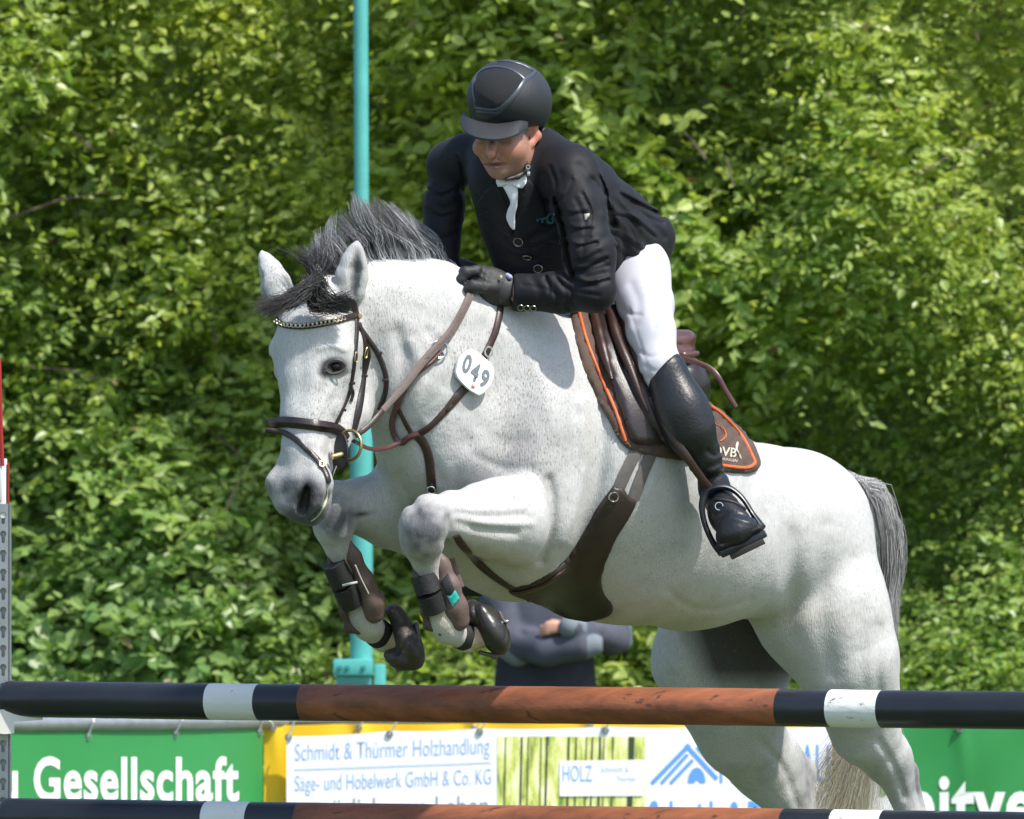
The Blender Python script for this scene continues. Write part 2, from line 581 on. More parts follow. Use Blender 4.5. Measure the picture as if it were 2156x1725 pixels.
def hair_mesh(strands, widths, colors, name='hair'):
    """strands: (n,m,3); flat tapered three-sided hairs"""
    A = np.asarray(strands, float); n, m, _ = A.shape
    W = np.asarray(widths)[:, None] * np.linspace(1, .15, m)[None, :]
    T = np.gradient(A, axis=1); T /= np.linalg.norm(T, axis=2, keepdims=True) + 1e-9
    r = rng.normal(size=(n, 1, 3)) * .6 + np.array([0, 1.0, 0])
    a = np.cross(T, np.broadcast_to(r, T.shape)); a /= np.linalg.norm(a, axis=2, keepdims=True) + 1e-9
    b = np.cross(T, a)
    ring = []
    for t in (0, 2.094, 4.188):
        ring.append(A + (a * math.cos(t) + b * math.sin(t) * .5) * W[..., None])
    V = np.stack(ring, 2).reshape(-1, 3)
    i = np.arange(n)[:, None, None]; j = np.arange(m - 1)[None, :, None]; k = np.arange(3)[None, None, :]
    base = (i * m + j) * 3
    F = np.stack([base + k, base + (k + 1) % 3, base + 3 + (k + 1) % 3, base + 3 + k], -1).reshape(-1, 4)
    me = new_mesh(name, V, F, True)
    C = np.asarray(colors, np.float32)
    if C.ndim == 2: C = np.repeat(C[:, None, :], m, 1)
    set_color(me, np.repeat(C.reshape(-1, 3), 3, 0))
    return me
# ------------------------------------------------------------------ ground, and a dark backing added behind the hedge
def ground_mat():
    m = mat('turf', (.07, .10, .03), .9, var=.45, vscale=3, bump=.6, bscale=60)
    return m
gx = np.linspace(-150, 150, 61); gy = np.linspace(-60, 12.2, 40)
def grid(xs, ys, zf):
    X, Y = np.meshgrid(xs, ys, indexing='ij'); Z = zf(X, Y)
    V = np.stack([X, Y, Z], -1).reshape(-1, 3); n, m = X.shape
    i = np.arange(n - 1)[:, None]; j = np.arange(m - 1)[None]
    b = i * m + j
    return V, np.stack([b, b + m, b + m + 1, b + 1], -1).reshape(-1, 4)
V, F = grid(np.linspace(-400, 400, 81), np.linspace(-200, 600, 81), lambda X, Y: .015 * np.sin(X * .8) * np.sin(Y * .7))
g = link('ground', new_mesh('ground', V, F), ground_mat(), None); tag(g, kind='structure')
V, F = grid(np.linspace(-30, 30, 61), np.linspace(15.6, 20, 12), lambda X, Y: -.1 + 5.4 * np.clip((Y - 15.6) / 1.4, 0, 1) ** .6 + .15 * np.sin(X * 1.3) + .1 * np.sin(X * 3.1 + Y))
g = link('hedge_backing', new_mesh('hedge_backing', V, F), mat('backing_shade', (.012, .022, .006), 1.0, spec=0.0, var=.5, vscale=4, bump=.8, bscale=30), None); tag(g, kind='structure')  # added backing, coloured dark like hedge shade, keeps sky out of the gaps

# ------------------------------------------------------------------ hedge of separate shrubs
LEAF = mat('leaf', attr='col', rough=.36, spec=.6, trans=.50, var=.18, vscale=30)
_t = LEAF.node_tree; _b = _t.nodes['Principled BSDF']; _src = _b.inputs['Base Color'].links[0].from_socket     # paler underside
_g = _t.nodes.new('ShaderNodeNewGeometry'); _m = _t.nodes.new('ShaderNodeMix'); _m.data_type = 'RGBA'
_k = _t.nodes.new('ShaderNodeMath'); _k.operation = 'MULTIPLY'; _k.inputs[1].default_value = .45; _t.links.new(_g.outputs['Backfacing'], _k.inputs[0])
_t.links.new(_k.outputs[0], _m.inputs[0]); _t.links.new(_src, _m.inputs[6]); _m.inputs[7].default_value = (.40, .52, .20, 1); _t.links.new(_m.outputs[2], _b.inputs['Base Color'])
BARK = mat('bark', (.16, .12, .09), .9, var=.4, vscale=30, bump=.5, bscale=80)
def env(x, z):
    """depth of the leafy face"""
    y = 13.1 + .28 * np.sin(x * 1.7 + 1.1 + .6 * z) + .20 * np.sin(x * 3.3 - z * 2.2) + .16 * np.sin(z * 3.1 + x * 1.1 + 2) + .10 * np.sin(x * 6.1 + z * 5.0)
    y += .75 * np.exp(-((z - 1.55) / .55) ** 2) * (.75 + .35 * np.sin(x * 1.3 + .5)) - .25 * np.clip(z - 2.3, 0, 2)
    y += .6 * np.exp(-((x + 2.0) / .45) ** 2 - ((z - 1.35) / .6) ** 2) + .5 * np.exp(-((x - 1.5) / .7) ** 2 - ((z - 1.9) / .35) ** 2) + .35 * np.exp(-((x + .2) / .5) ** 2 - ((z - 2.9) / .3) ** 2)
    return y
CENT = np.array([-4.1, -3.0, -1.75, -.75, .35, 1.35, 2.35, 3.6])
WORDS = ['leftmost leafy shrub of the hedge, mostly outside the picture',
         'leafy green shrub of the hedge behind the steel jump stand',
         'leafy green hazel shrub of the hedge left of the turquoise post',
         'leafy green shrub of the hedge directly behind the turquoise post',
         "leafy green shrub of the hedge behind the rider's helmet and shoulders",
         "leafy green shrub of the hedge right behind the rider's back",
         "leafy green shrub of the hedge above the horse's tail",
         'rightmost leafy shrub of the hedge, at the right edge of the picture']
nsh = 31000
sx = np.where(rng.uniform(size=nsh) < .85, rng.uniform(-3.5, 3.5, nsh), rng.uniform(-4.6, 4.6, nsh)); sz = rng.uniform(.05, 4.7, nsh)
lay = rng.exponential(.20, nsh)
pocket = np.array([noise.noise(Vector((a * 2.3, b * 2.1, 3.7))) + .6 * noise.noise(Vector((a * 5.1, b * 4.6, 8.1))) for a, b in zip(sx, sz)])
lay += np.clip((pocket - .16) * 2.6, 0, 1) * .60                  # deep gaps between the boughs
back_ = rng.uniform(size=nsh) < .13
lay = np.where(back_, rng.uniform(.75, 1.5, nsh), lay)
lay -= np.clip((-pocket - .10) * 1.6, 0, 1) * .30 * rng.uniform(0, 1, nsh)
sy = env(sx, sz) + lay
base = np.stack([sx, sy, sz], 1)
dirv = np.stack([rng.normal(size=nsh) * .45 - .35, -rng.uniform(.15, .9, nsh), rng.uniform(-.3, 1.15, nsh)], 1)
dirv /= np.linalg.norm(dirv, axis=1)[:, None]
Lsh = rng.uniform(.20, .55, nsh)
nl = 12
SPS = np.array([1, .95, 1.05, .85, 1.22, .88, .80, 1.0])
big = 1 + .65 * np.exp(-((sx + 1.9) / 1.2) ** 2 - ((sz - .95) / .55) ** 2) + .25 * np.exp(-((sx - .5) / .8) ** 2 - ((sz - 2.9) / .5) ** 2) - .12 * np.clip(sx - 1, 0, 1)
big = big * 1.0
sh_id = np.argmin(np.abs(sx[:, None] + .25 * np.sin(sz * 2.3)[:, None] + rng.normal(size=nsh)[:, None] * .12 - CENT[None]), 1)
big = big * SPS[sh_id] * np.where(back_, 1.45, 1)
t = (np.arange(nl)[None] + rng.uniform(0, .6, (nsh, nl))) / nl
pos = base[:, None] + dirv[:, None] * (t * Lsh[:, None])[..., None]
pos[..., 2] -= .10 * t ** 2 * Lsh[:, None] / .3
pos[..., 0] -= .05 * t ** 2
side = np.cross(dirv, [0, 0, 1.]); side /= np.linalg.norm(side, axis=1)[:, None] + 1e-6
sgn = np.where(np.arange(nl) % 2 == 0, 1, -1)
la = dirv[:, None] * .55 + side[:, None] * (sgn[None, :, None] * 1.0) + rng.normal(size=(nsh, nl, 3)) * .45 + np.array([-.25, -.1, -.45])
la /= np.linalg.norm(la, axis=2, keepdims=True)
nn = np.array([.25, -.70, .75]) + rng.normal(size=(nsh, 1, 3)) * .48 + rng.normal(size=(nsh, nl, 3)) * .42
nn[rng.uniform(size=(nsh, nl)) < .16] *= -1
nn -= la * (nn * la).sum(2, keepdims=True); nn /= np.linalg.norm(nn, axis=2, keepdims=True)
bb = np.cross(la, nn)
ll = (.020 + .040 * rng.uniform(0, 1, (nsh, nl)) ** 1.5 + .010 * rng.uniform(0, 1, (nsh, 1))) * (big[:, None]) * (1.3 - .5 * t)
ww = ll * rng.uniform(.17, .38, (nsh, nl))
fold = rng.uniform(.0, .35, (nsh, nl))
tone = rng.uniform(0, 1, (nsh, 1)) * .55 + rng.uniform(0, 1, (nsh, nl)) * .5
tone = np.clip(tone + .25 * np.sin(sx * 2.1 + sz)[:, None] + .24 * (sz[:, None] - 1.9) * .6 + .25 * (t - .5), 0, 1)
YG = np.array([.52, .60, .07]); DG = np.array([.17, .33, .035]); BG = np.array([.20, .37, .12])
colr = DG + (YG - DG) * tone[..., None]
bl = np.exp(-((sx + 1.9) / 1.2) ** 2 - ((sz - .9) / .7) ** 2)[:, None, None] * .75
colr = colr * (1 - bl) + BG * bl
red = rng.uniform(0, 1, (nsh, nl)) < .006
colr[red] = [.22, .10, .045]
OUT = [(0, 0), (-.95, .30), (-.80, .72), (0, 1.10), (.80, .72), (.95, .30)]
def leaf_geom(P0, A, B, Nn, L, W, fo):
    V = []
    for ox, oy in OUT:
        V.append(P0 + A * (L * oy)[..., None] + B * (W * ox)[..., None] + Nn * (np.abs(ox) * W * fo - (oy ** 2) * L * .14)[..., None])
    return np.stack(V, -2)
LV = leaf_geom(pos, la, bb, nn, ll, ww, fold).reshape(-1, 6, 3)
LF = np.array([[0, 1, 2, 3], [0, 3, 4, 5]])
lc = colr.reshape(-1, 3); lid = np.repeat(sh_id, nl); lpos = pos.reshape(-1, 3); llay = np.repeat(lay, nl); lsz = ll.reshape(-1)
# individual leaves: the biggest of the outermost ones in view
k_ = 1 + lpos[:, 1] / CAMD
uu = lpos[:, 0] / k_ * S + 1078; vv = 862.5 - (lpos[:, 2] - CAMZ) / k_ * S
inview = (uu > -20) & (uu < 2170) & (vv > -20) & (vv < 1440) & ~((uu > 900) & (uu < 1850) & (vv > 620)) & ~((uu > 620) & (vv > 900) & (uu < 1850))
score = lsz / .05 - llay * 2.5
LEAFM = []
for c in ([.52, .60, .07], [.36, .48, .05], [.24, .39, .04], [.20, .37, .12], [.17, .33, .035]):
    for f_ in (.08, .3):
        o = leaf_geom(np.zeros(3), np.array([0, 1., 0]), np.array([1., 0, 0]), np.array([0, 0, 1.]), np.array(1.0), np.array(.38), np.array(f_))
        me = new_mesh('leaf', o, LF, False); set_color(me, np.repeat(np.array([c]), 6, 0)); me.materials.append(LEAF); LEAFM.append((me, np.array(c)))
for s_i, cx in enumerate(CENT):
    root = empty('hedge_shrub', (cx, 13.6, 0), WORDS[s_i], 'shrub', 'shrubs of the hedge behind the arena')
    mine = lid == s_i
    cand = np.nonzero(mine & inview)[0]
    cand = cand[np.argsort(-score[cand])][:250]
    ind = np.zeros(len(lid), bool); ind[cand] = True
    rest = np.nonzero(mine & ~ind)[0]
    n = len(rest)
    V = LV[rest].reshape(-1, 3)
    F = (LF[None] + 6 * np.arange(n)[:, None, None]).reshape(-1, 4)
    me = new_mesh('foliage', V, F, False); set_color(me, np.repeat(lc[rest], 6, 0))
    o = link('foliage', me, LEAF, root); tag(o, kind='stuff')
    r0 = Vector((cx, 13.6, 0))
    A = la.reshape(-1, 3); Bv = bb.reshape(-1, 3); Nv = nn.reshape(-1, 3)
    for c in cand:
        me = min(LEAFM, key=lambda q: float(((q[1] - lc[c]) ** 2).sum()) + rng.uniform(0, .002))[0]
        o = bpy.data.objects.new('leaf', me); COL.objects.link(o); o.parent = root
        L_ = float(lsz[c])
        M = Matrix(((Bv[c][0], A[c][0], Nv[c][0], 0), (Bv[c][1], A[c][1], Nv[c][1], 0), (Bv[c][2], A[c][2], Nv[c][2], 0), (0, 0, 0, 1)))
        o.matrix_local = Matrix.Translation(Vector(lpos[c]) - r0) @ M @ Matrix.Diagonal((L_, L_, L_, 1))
    # stems and twigs
    for q in range(4):
        mb = MB()
        p0 = Vector((cx + rng.normal() * .3, 14.4 + rng.normal() * .2, 0)); e = Vector((cx + rng.normal() * .6, 14.2 + rng.normal() * .3, rng.uniform(3.2, 4.6)))
        pts = catmull([p0, p0.lerp(e, .35) + Vector((rng.normal() * .12, .1, 0)), p0.lerp(e, .7) + Vector((rng.normal() * .15, .05, 0)), e], 12)
        mb.tube(pts, list(np.linspace(.035, .008, 12)), 7)
        for _ in range(4):
            i = rng.integers(2, 10); a = Vector(pts[i]); d = Vector((rng.normal() * .5, -rng.uniform(.2, .7), rng.uniform(.1, .6)))
            mb.tube([a, a + d * .5 + Vector((0, 0, .04)), a + d], [.012, .008, .003], 5)
        mb.build('branch', BARK, root)
    for q in range(6):                                # thin bare twigs among the outer leaves
        mb = MB(); x = cx + rng.uniform(-.6, .6); z = rng.uniform(1.2, 3.5); y = float(env(x, z)) - .05
        a = Vector((x, y, z)); d = Vector((rng.uniform(-.4, .4), -.02, rng.uniform(.05, .35)))
        mb.tube([a, a + d * .5 + Vector((0, 0, .02)), a + d], [.006, .004, .002], 5)
        mb.build('twig', BARK, root)

# ------------------------------------------------------------------ turquoise post
TURQ = mat('turquoise_paint', (.085, .39, .36), .35, var=.12, vscale=9, wear=((.03, .16, .16), .68, 14, (1, 1, .3)))
D0 = 9.5; K0 = 1 + D0 / CAMD
root = empty('turquoise_post', P(760, 862.5 + CAMZ * S / K0, D0), 'turquoise painted metal post with a bracket standing behind the horse', 'post')
zb = 862.5 + CAMZ * S / K0
mb = MB(); mb.tube([P(762, 640, D0), P(758, -420, D0)], 15.5 / S * K0, 24); mb.build('upper_tube', TURQ, root)
mb = MB(); mb.tube([P(761, zb, D0), P(761, 600, D0)], 24 / S * K0, 28); mb.tube([P(761, 604, D0), P(761, 596, D0)], 26 / S * K0, 28); mb.build('lower_sleeve', TURQ, root)
mb = MB(); mb.box(P(744, 1405, D0 - .07), (42 / S * K0, .05, 17 / S * K0), bev=.006); mb.box(P(744, 1432, D0 - .05), (36 / S * K0, .04, 12 / S * K0), bev=.004)
mb.build('bracket', TURQ, root)
mb = MB()
for u in (716, 732, 766): mb.disc(P(u, 1405, D0 - .125), (0, -1, 0), .009, .012, 6)
mb.build('bolt', mat('turquoise_dark', (.04, .25, .24), .4), root)
mb = MB(); mb.box(P(800, (1398 + zb) / 2, D0), (12 / S * K0, .03, (zb - 1398) / 2 / S * K0), bev=.005); mb.build('side_tube', TURQ, root)
mb = MB(); mb.box(P(762, 1528, D0), (54 / S * K0, .03, 9 / S * K0), bev=.004); mb.build('cross_bar', TURQ, root)

# ------------------------------------------------------------------ banners on the arena rail
DB = 8.0; KB = 1 + DB / CAMD
STEEL = mat('galvanised_steel', (.36, .38, .40), .42, metal=.75, var=.12, vscale=20)
def rail_y(u): return 6.6 + 1.4 * min(1, max(0, (u + 50) / 620))
rail = empty('arena_rail', P(1078, 862.5 + CAMZ * S / KB, DB), 'grey metal tube rail on posts that carries the banners', 'railing')
mb = MB(); mb.tube([P(-420, 1528, 6.1), P(-40, 1525, 6.75), P(560, 1518, 7.98), P(600, 1518, 8.02)], .030, 16); mb.build('rail', STEEL, rail)
mb = MB(); mb.tube([P(590, 1518, 8.05), P(2600, 1512, 8.05)], .024, 14); mb.build('rail', STEEL, rail)
for u, d in ((-300, 6.3), (572, 8.06), (1330, 8.08), (2050, 8.08)):
    p = P(u, 1518, d); mb = MB(); mb.tube([Vector((p.x, p.y + .03, -.02)), Vector((p.x, p.y + .03, p.z + .01))], .028, 14); mb.build('rail_post', STEEL, rail)

def banner(name, u0, u1, vtop, d0, d1, m, label, eyelets, root_cat='banner', sag=6, fold=.012, seed=0, vb=None):
    r = np.random.default_rng(seed)
    ph = r.uniform(0, 6, 6)
    eyu = [e[0] for e in eyelets]
    def yy(u, v):
        t = (u - u0) / (u1 - u0)
        y = d0 + (d1 - d0) * t
        top = math.exp(-max(0, v - 1520) / 90.0)
        y += fold * (.5 * math.sin(u * .011 + ph[0] + v * .004) + .3 * math.sin(u * .027 + ph[1] - v * .008) + .2 * math.sin((u + .8 * v) * .035 + ph[2]))
        for e in eyu: y += -fold * math.exp(-((u - e - (v - 1530) * .12) / 14) ** 2) * top
        return y
    nu = max(8, int((u1 - u0) / 9)); rows = [0, .01, .03, .06, .1, .15, .2, .27, .34, .42, .5, .6, .7, .8, .9, 1]
    root = empty(name, P((u0 + u1) / 2, 1700, (d0 + d1) / 2), label, root_cat)
    V = []; W = []
    for i in range(nu + 1):
        u = u0 + (u1 - u0) * i / nu
        vt = np.interp(u, [p[0] for p in vtop], [p[1] for p in vtop])
        near = sorted(eyu, key=lambda e: abs(e - u))[:2] if len(eyu) > 1 else [u0, u1]
        if len(eyu) > 1:
            lo = max([e for e in eyu if e <= u], default=u0); hi = min([e for e in eyu if e >= u], default=u1)
            if hi > lo: vt += sag * math.sin(math.pi * (u - lo) / (hi - lo))
        p_top = P(u, vt, yy(u, vt)); p_bot_z = .06
        for j, q in enumerate(rows):
            k = 1 + yy(u, vt) / CAMD
            vb_ = 862.5 + (CAMZ - p_bot_z) * S / k
            v = vt + (vb_ - vt) * q
            V.append(P(u, v, yy(u, v))); 
    nr = len(rows); n = len(V)
    back = [p + Vector((0, .0025, 0)) for p in V]
    F = [[i * nr + j, (i + 1) * nr + j, (i + 1) * nr + j + 1, i * nr + j + 1][::-1] for i in range(nu) for j in range(nr - 1)]
    F2 = [[n + x for x in f[::-1]] for f in F]
    E = []
    for i in range(nu): E.append([i * nr, (i + 1) * nr, n + (i + 1) * nr, n + i * nr]); E.append([i * nr + nr - 1, n + i * nr + nr - 1, n + (i + 1) * nr + nr - 1, (i + 1) * nr + nr - 1])
    for j in range(nr - 1): E.append([j, n + j, n + j + 1, j + 1]); E.append([nu * nr + j, nu * nr + j + 1, n + nu * nr + j + 1, n + nu * nr + j])
    mb = MB(); mb.add(V + back, F + F2 + E)
    sheet = mb.build('sheet', m, root); sb = bvh_of(sheet)
    def ys(u, v):
        h = cast(sb, u, v)[0]
        return h.y if h is not None else yy(u, v)
    for (eu, ev, ru, rv) in eyelets:
        mb = MB(); y = yy(eu, ev)
        mb.ring(P(eu, ev, y - .004), (0, -1, 0), .010, .0035, 16, 6); mb.build('eyelet', STEEL, root)
        mb = MB(); mb.tube([P(eu, ev, y - .008), P((eu * .6 + ru * .4) + 2, (ev + rv) / 2, y - .014), P(ru, rv, y - .03), P(ru, rv - 10, y - .02)], .0035, 6)
        mb.build('cable_tie', mat('tie_plastic', (.75, .75, .73), .4), root)
    return root, ys

GREEN = mat('green_banner', (.026, .235, .058), .42, var=.05, vscale=3)
YEL = mat('yellow_banner', (.80, .52, .015), .45, var=.06, vscale=4)
WHT = mat('white_banner', (.84, .85, .87), .45, var=.02, vscale=3)
INKW = mat('white_print', (.80, .80, .80), .5)
INKB = mat('blue_print', (.20, .36, .74), .5)
INKP = mat('pale_blue_print', (.30, .44, .76), .5)
INKL = mat('logo_blue', (.12, .33, .82), .5)

def text_print(s, u0, u1, vcap, vbase, yy, m, root, off=.0016, bold=0.0, slope=0.0, name='lettering', capref=None, shear=0.0):
    cu = bpy.data.curves.new('t', 'FONT'); cu.body = s; cu.size = 1; cu.offset = bold; cu.resolution_u = 4; cu.space_character = 1 + max(0, bold) * 2.6
    ob = bpy.data.objects.new('t', cu); COL.objects.link(ob)
    dg = bpy.context.evaluated_depsgraph_get()
    me = bpy.data.meshes.new_from_object(ob.evaluated_get(dg))
    bpy.data.objects.remove(ob); bpy.data.curves.remove(cu)
    cu2 = bpy.data.curves.new('t', 'FONT'); cu2.body = capref or 'H'; cu2.size = 1; cu2.offset = bold
    ob = bpy.data.objects.new('t', cu2); COL.objects.link(ob); dg = bpy.context.evaluated_depsgraph_get()
    m2 = bpy.data.meshes.new_from_object(ob.evaluated_get(dg)); cap = max(v.co.y for v in m2.vertices)
    bpy.data.objects.remove(ob); bpy.data.curves.remove(cu2); bpy.data.meshes.remove(m2)
    x0 = min(v.co.x for v in me.vertices); x1 = max(v.co.x for v in me.vertices)
    bm = bmesh.new(); bm.from_mesh(me); bmesh.ops.triangulate(bm, faces=bm.faces)
    for v in bm.verts:
        t = (v.co.x - x0) / (x1 - x0); u = u0 + (u1 - u0) * t
        h = v.co.y / cap; u += shear * h
        vv_ = vbase + slope * t - (vbase - vcap) * h
        v.co = P(u, vv_, yy(u, vv_) - off)
    bm.normal_update()
    for f in bm.faces:
        if f.normal.y > 0: f.normal_flip()
    bm.verts.index_update()
    if bold > .02:                                     # big letters: one object each
        bm.verts.ensure_lookup_table(); seen = set(); isl = []
        for v0 in bm.verts:
            if v0.index in seen: continue
            st = [v0]; comp = []; seen.add(v0.index)
            while st:
                a = st.pop(); comp.append(a.index)
                for e in a.link_edges:
                    b = e.other_vert(a)
                    if b.index not in seen: seen.add(b.index); st.append(b)
            xs = [bm.verts[i].co.x for i in comp]; isl.append([min(xs), max(xs), comp])
        isl.sort(key=lambda q: q[0]); grp = []
        for q in isl:
            if grp and min(grp[-1][1], q[1]) - max(grp[-1][0], q[0]) > .5 * min(q[1] - q[0], grp[-1][1] - grp[-1][0]):
                grp[-1][1] = max(grp[-1][1], q[1]); grp[-1][2] = grp[-1][2] + q[2]
            else: grp.append(list(q))
        for q in grp:
            ix = {v: i for i, v in enumerate(q[2])}
            F_ = [[ix[v.index] for v in f.verts] for f in bm.faces if f.verts[0].index in ix]
            link('letter', new_mesh('letter', [bm.verts[v].co.copy() for v in q[2]], F_, False), m, root)
        bm.free(); bpy.data.meshes.remove(me)
        return None
    bm.to_mesh(me); bm.free(); me.materials.clear()
    return link(name, me, m, root)

def flat_print(polys, yy, m, root, name, off=.002):
    mb = MB()
    for p in polys:
        r = delaunay_2d_cdt([Vector(q) for q in p], [(i, (i + 1) % len(p)) for i in range(len(p))], [], 1, 1e-5)
        mb.add([P(q.x, q.y, yy(q.x, q.y) - off) for q in r[0]], [list(f) for f in r[2]])
    return mb.build(name, m, root, smooth=False)
def stroke(a, b, w):
    a = np.array(a, float); b = np.array(b, float); d = (b - a) / np.linalg.norm(b - a); n = np.array([-d[1], d[0]]) * w / 2
    return [tuple(a + n), tuple(b + n), tuple(b - n), tuple(a - n)]

g1, y1 = banner('green_banner', -320, 554, [(-320, 1548), (0, 1541), (300, 1533), (554, 1527)], 6.15, 7.95, GREEN,
                'green banner with large white Gesellschaft lettering at lower left', [(-60, 1562, -48, 1530), (184, 1551, 197, 1520), (368, 1545, 384, 1516), (545, 1541, 552, 1514)], seed=1, sag=1, fold=.004)
text_print('u Gesellschaft', 2, 503, 1594, 1684, y1, INKW, g1, bold=.026, off=.003)
yb, y3 = banner('yellow_banner', 556, 1800, [(556, 1528), (700, 1524), (1100, 1523), (1800, 1521)], 8.0, 8.0, YEL,
                'plain yellow banner hung behind the white timber merchant banner', [(575, 1532, 568, 1518), (755, 1533, 768, 1512), (998, 1536, 1016, 1514), (1242, 1532, 1256, 1514), (1505, 1530, 1516, 1512)], seed=5, sag=1, fold=.02)
wb, y2 = banner('white_banner', 603, 1752, [(603, 1551), (823, 1539), (1010, 1534), (1275, 1530), (1528, 1530), (1752, 1530)], 7.93, 7.93, WHT,
                'white timber merchant banner with blue lettering and forest picture', [(607, 1553, 620, 1516), (820, 1546, 838, 1516), (1010, 1541, 1026, 1514), (1275, 1538, 1282, 1514), (1527, 1537, 1540, 1512)], seed=9, sag=3, fold=.0006)
text_print('Schmidt & Thürmer Holzhandlung', 621, 1031, 1567, 1602, y2, INKP, wb, bold=-.007, slope=-15)
text_print('Säge- und Hobelwerk GmbH & Co. KG', 621, 1034, 1634, 1666, y2, INKP, wb, bold=-.007, slope=-15)
text_print('natürlich zum Leben', 640, 1028, 1683, 1725, y2, mat('grey_print', (.25, .27, .33), .5), wb, bold=-.004, slope=-8)
flat_print([[(620, 1620), (1034, 1605), (1034, 1607), (620, 1622)]], y2, INKP, wb, 'rule')
# forest photograph printed on the banner
fm = bpy.data.materials.new('forest_print'); fm.use_nodes = True; t_ = fm.node_tree; b_ = t_.nodes['Principled BSDF']; b_.inputs['Roughness'].default_value = .5
tc = t_.nodes.new('ShaderNodeTexCoord'); mp = t_.nodes.new('ShaderNodeMapping'); mp.inputs['Scale'].default_value = (1, 1, .22); t_.links.new(tc.outputs['Object'], mp.inputs[0])
nz = t_.nodes.new('ShaderNodeTexNoise'); nz.inputs['Scale'].default_value = 26; nz.inputs['Detail'].default_value = 6; nz.inputs['Roughness'].default_value = .7; t_.links.new(mp.outputs[0], nz.inputs['Vector'])
cr = t_.nodes.new('ShaderNodeValToRGB'); cr.color_ramp.elements[0].position = .34; cr.color_ramp.elements[0].color = (.10, .20, .05, 1); cr.color_ramp.elements[1].position = .62; cr.color_ramp.elements[1].color = (.90, .90, .58, 1)
e = cr.color_ramp.elements.new(.48); e.color = (.62, .66, .16, 1)
t_.links.new(nz.outputs['Fac'], cr.inputs[0]); t_.links.new(cr.outputs[0], b_.inputs['Base Color'])
flat_print([[(1047 + i * 15.55, 1551), (1047 + (i + 1) * 15.55, 1551), (1047 + (i + 1) * 15.55, 1800), (1047 + i * 15.55, 1800)] for i in range(20)], y2, fm, wb, 'forest_picture')
TR = mat('trunk_print', (.045, .06, .04), .5)
trk = [(1097, 4), (1112, 2), (1139, 2), (1150, 4), (1196, 4), (1212, 3), (1246, 3), (1262, 4), (1271, 2), (1324, 12), (1290, 2), (1064, 2), (1234, 2)]
flat_print([[(u, 1552), (u + w_, 1552), (u + w_ * .8 - 5, 1800), (u - 6, 1800)] for u, w_ in trk], y2, TR, wb, 'trunk_picture', off=.004)
flat_print([[(1178, 1602), (1357, 1600), (1355, 1676), (1178, 1677)]], y2, mat('white_label', (.84, .86, .88), .5), wb, 'white_label', off=.0055)
text_print('HOLZ', 1185, 1247, 1612, 1645, y2, INKP, wb, off=.007, bold=-.004)
text_print('Schmidt &', 1265, 1325, 1613, 1625, y2, mat('faint_print', (.55, .62, .76), .5), wb, off=.007)
text_print('Thürmer', 1298, 1340, 1633, 1645, y2, MATS['faint_print'], wb, off=.007)
c3 = lambda x, y: (1044.6 + .2584 * x, 1462 + .2584 * y)
lg = [stroke(c3(1268, 727), c3(1575, 412), 8.5), stroke(c3(1545, 412), c3(1800, 690), 8.5), stroke(c3(1345, 727), c3(1560, 490), 7), stroke(c3(1420, 727), c3(1602, 535), 7),
      stroke(c3(1636, 428), c3(1802, 612), 6.5), stroke(c3(1708, 425), c3(1802, 525), 6.5)]
half = [c3(1563, 722)] + [c3(1635 + 72 * math.cos(a), 722 - 125 * math.sin(a)) for a in np.linspace(math.pi, 0, 16)] + [c3(1662, 722)] + [c3(1637 + 22 * math.cos(a), 722 - 22 * math.sin(a)) for a in np.linspace(0, math.pi, 6)]
flat_print(lg, y2, INKL, wb, 'roof_logo')
flat_print([half[1:17] + half[17:]], y2, INKL, wb, 'roof_logo')
text_print('HOLZ', 1516, 1648, 1568, 1649, y2, INKL, wb, bold=.0, off=.002)
text_print('BAU', 1662, 1746, 1568, 1649, y2, INKL, wb, bold=.0, off=.002)
text_print('Schmidt & Thürmer', 1367, 1748, 1687, 1760, y2, INKL, wb, bold=.016, off=.002)
g2, y4 = banner('green_banner', 1792, 2560, [(1792, 1526), (2560, 1524)], 7.9, 7.9, GREEN,
                'green banner with large white Reitverein lettering at lower right', [(1800, 1534, 1806, 1512), (2020, 1534, 2030, 1512), (2250, 1534, 2260, 1512), (2500, 1534, 2510, 1512)], seed=12, sag=2, fold=.012)
text_print('Reitverein', 1830, 2400, 1627, 1752, y4, INKW, g2, bold=.030, off=.004)

# ------------------------------------------------------------------ bystander with folded arms
DS = 11.0; KS = 1 + DS / CAMD
def sp(pts, ds=1, k=.03): return chain([(a, b, DS + c, r) for a, b, c, r in pts], ds, k)
zf = 862.5 + CAMZ * S / KS
CLOTH_N = mat('navy_jacket', (.062, .067, .092), .85, var=.2, vscale=12)
CLOTH_G = mat('grey_panel', (.15, .175, .20), .85)
SKIN = mat('skin', (.50, .27, .19), .5, sss=.12, var=.06, vscale=18)
spec = empty('person', Vector((P(1150, 900, DS).x, DS, 0)), 'bystander in dark navy jacket with folded arms behind the horse', 'person')
body = sp([(1150, 1140, 0, 52), (1150, 1300, 0, 58), (1150, 1400, 0, 60)], .7) + sp([(1150, 1060, -.02, 30), (1150, 1120, 0, 32)]) + [ell(1150, 1020, DS - .02, 43, .10, 60, k=.02)]
body += sp([(1130, 1420, 0, 44), (1125, 1650, 0, 30), (1120, zf - 30, .02, 20), (1120, zf - 12, -.08, 16)]) + sp([(1175, 1420, 0, 44), (1182, 1650, 0, 30), (1186, zf - 30, .02, 20), (1186, zf - 12, -.08, 16)])
body += sp([(1070, 1170, 0, 22), (1068, 1340, -.02, 18), (1200, 1352, -.20, 14), (1235, 1350, -.2, 13)]) + sp([(1235, 1170, 0, 22), (1290, 1335, -.02, 18), (1215, 1325, -.22, 13), (1165, 1318, -.24, 15)])
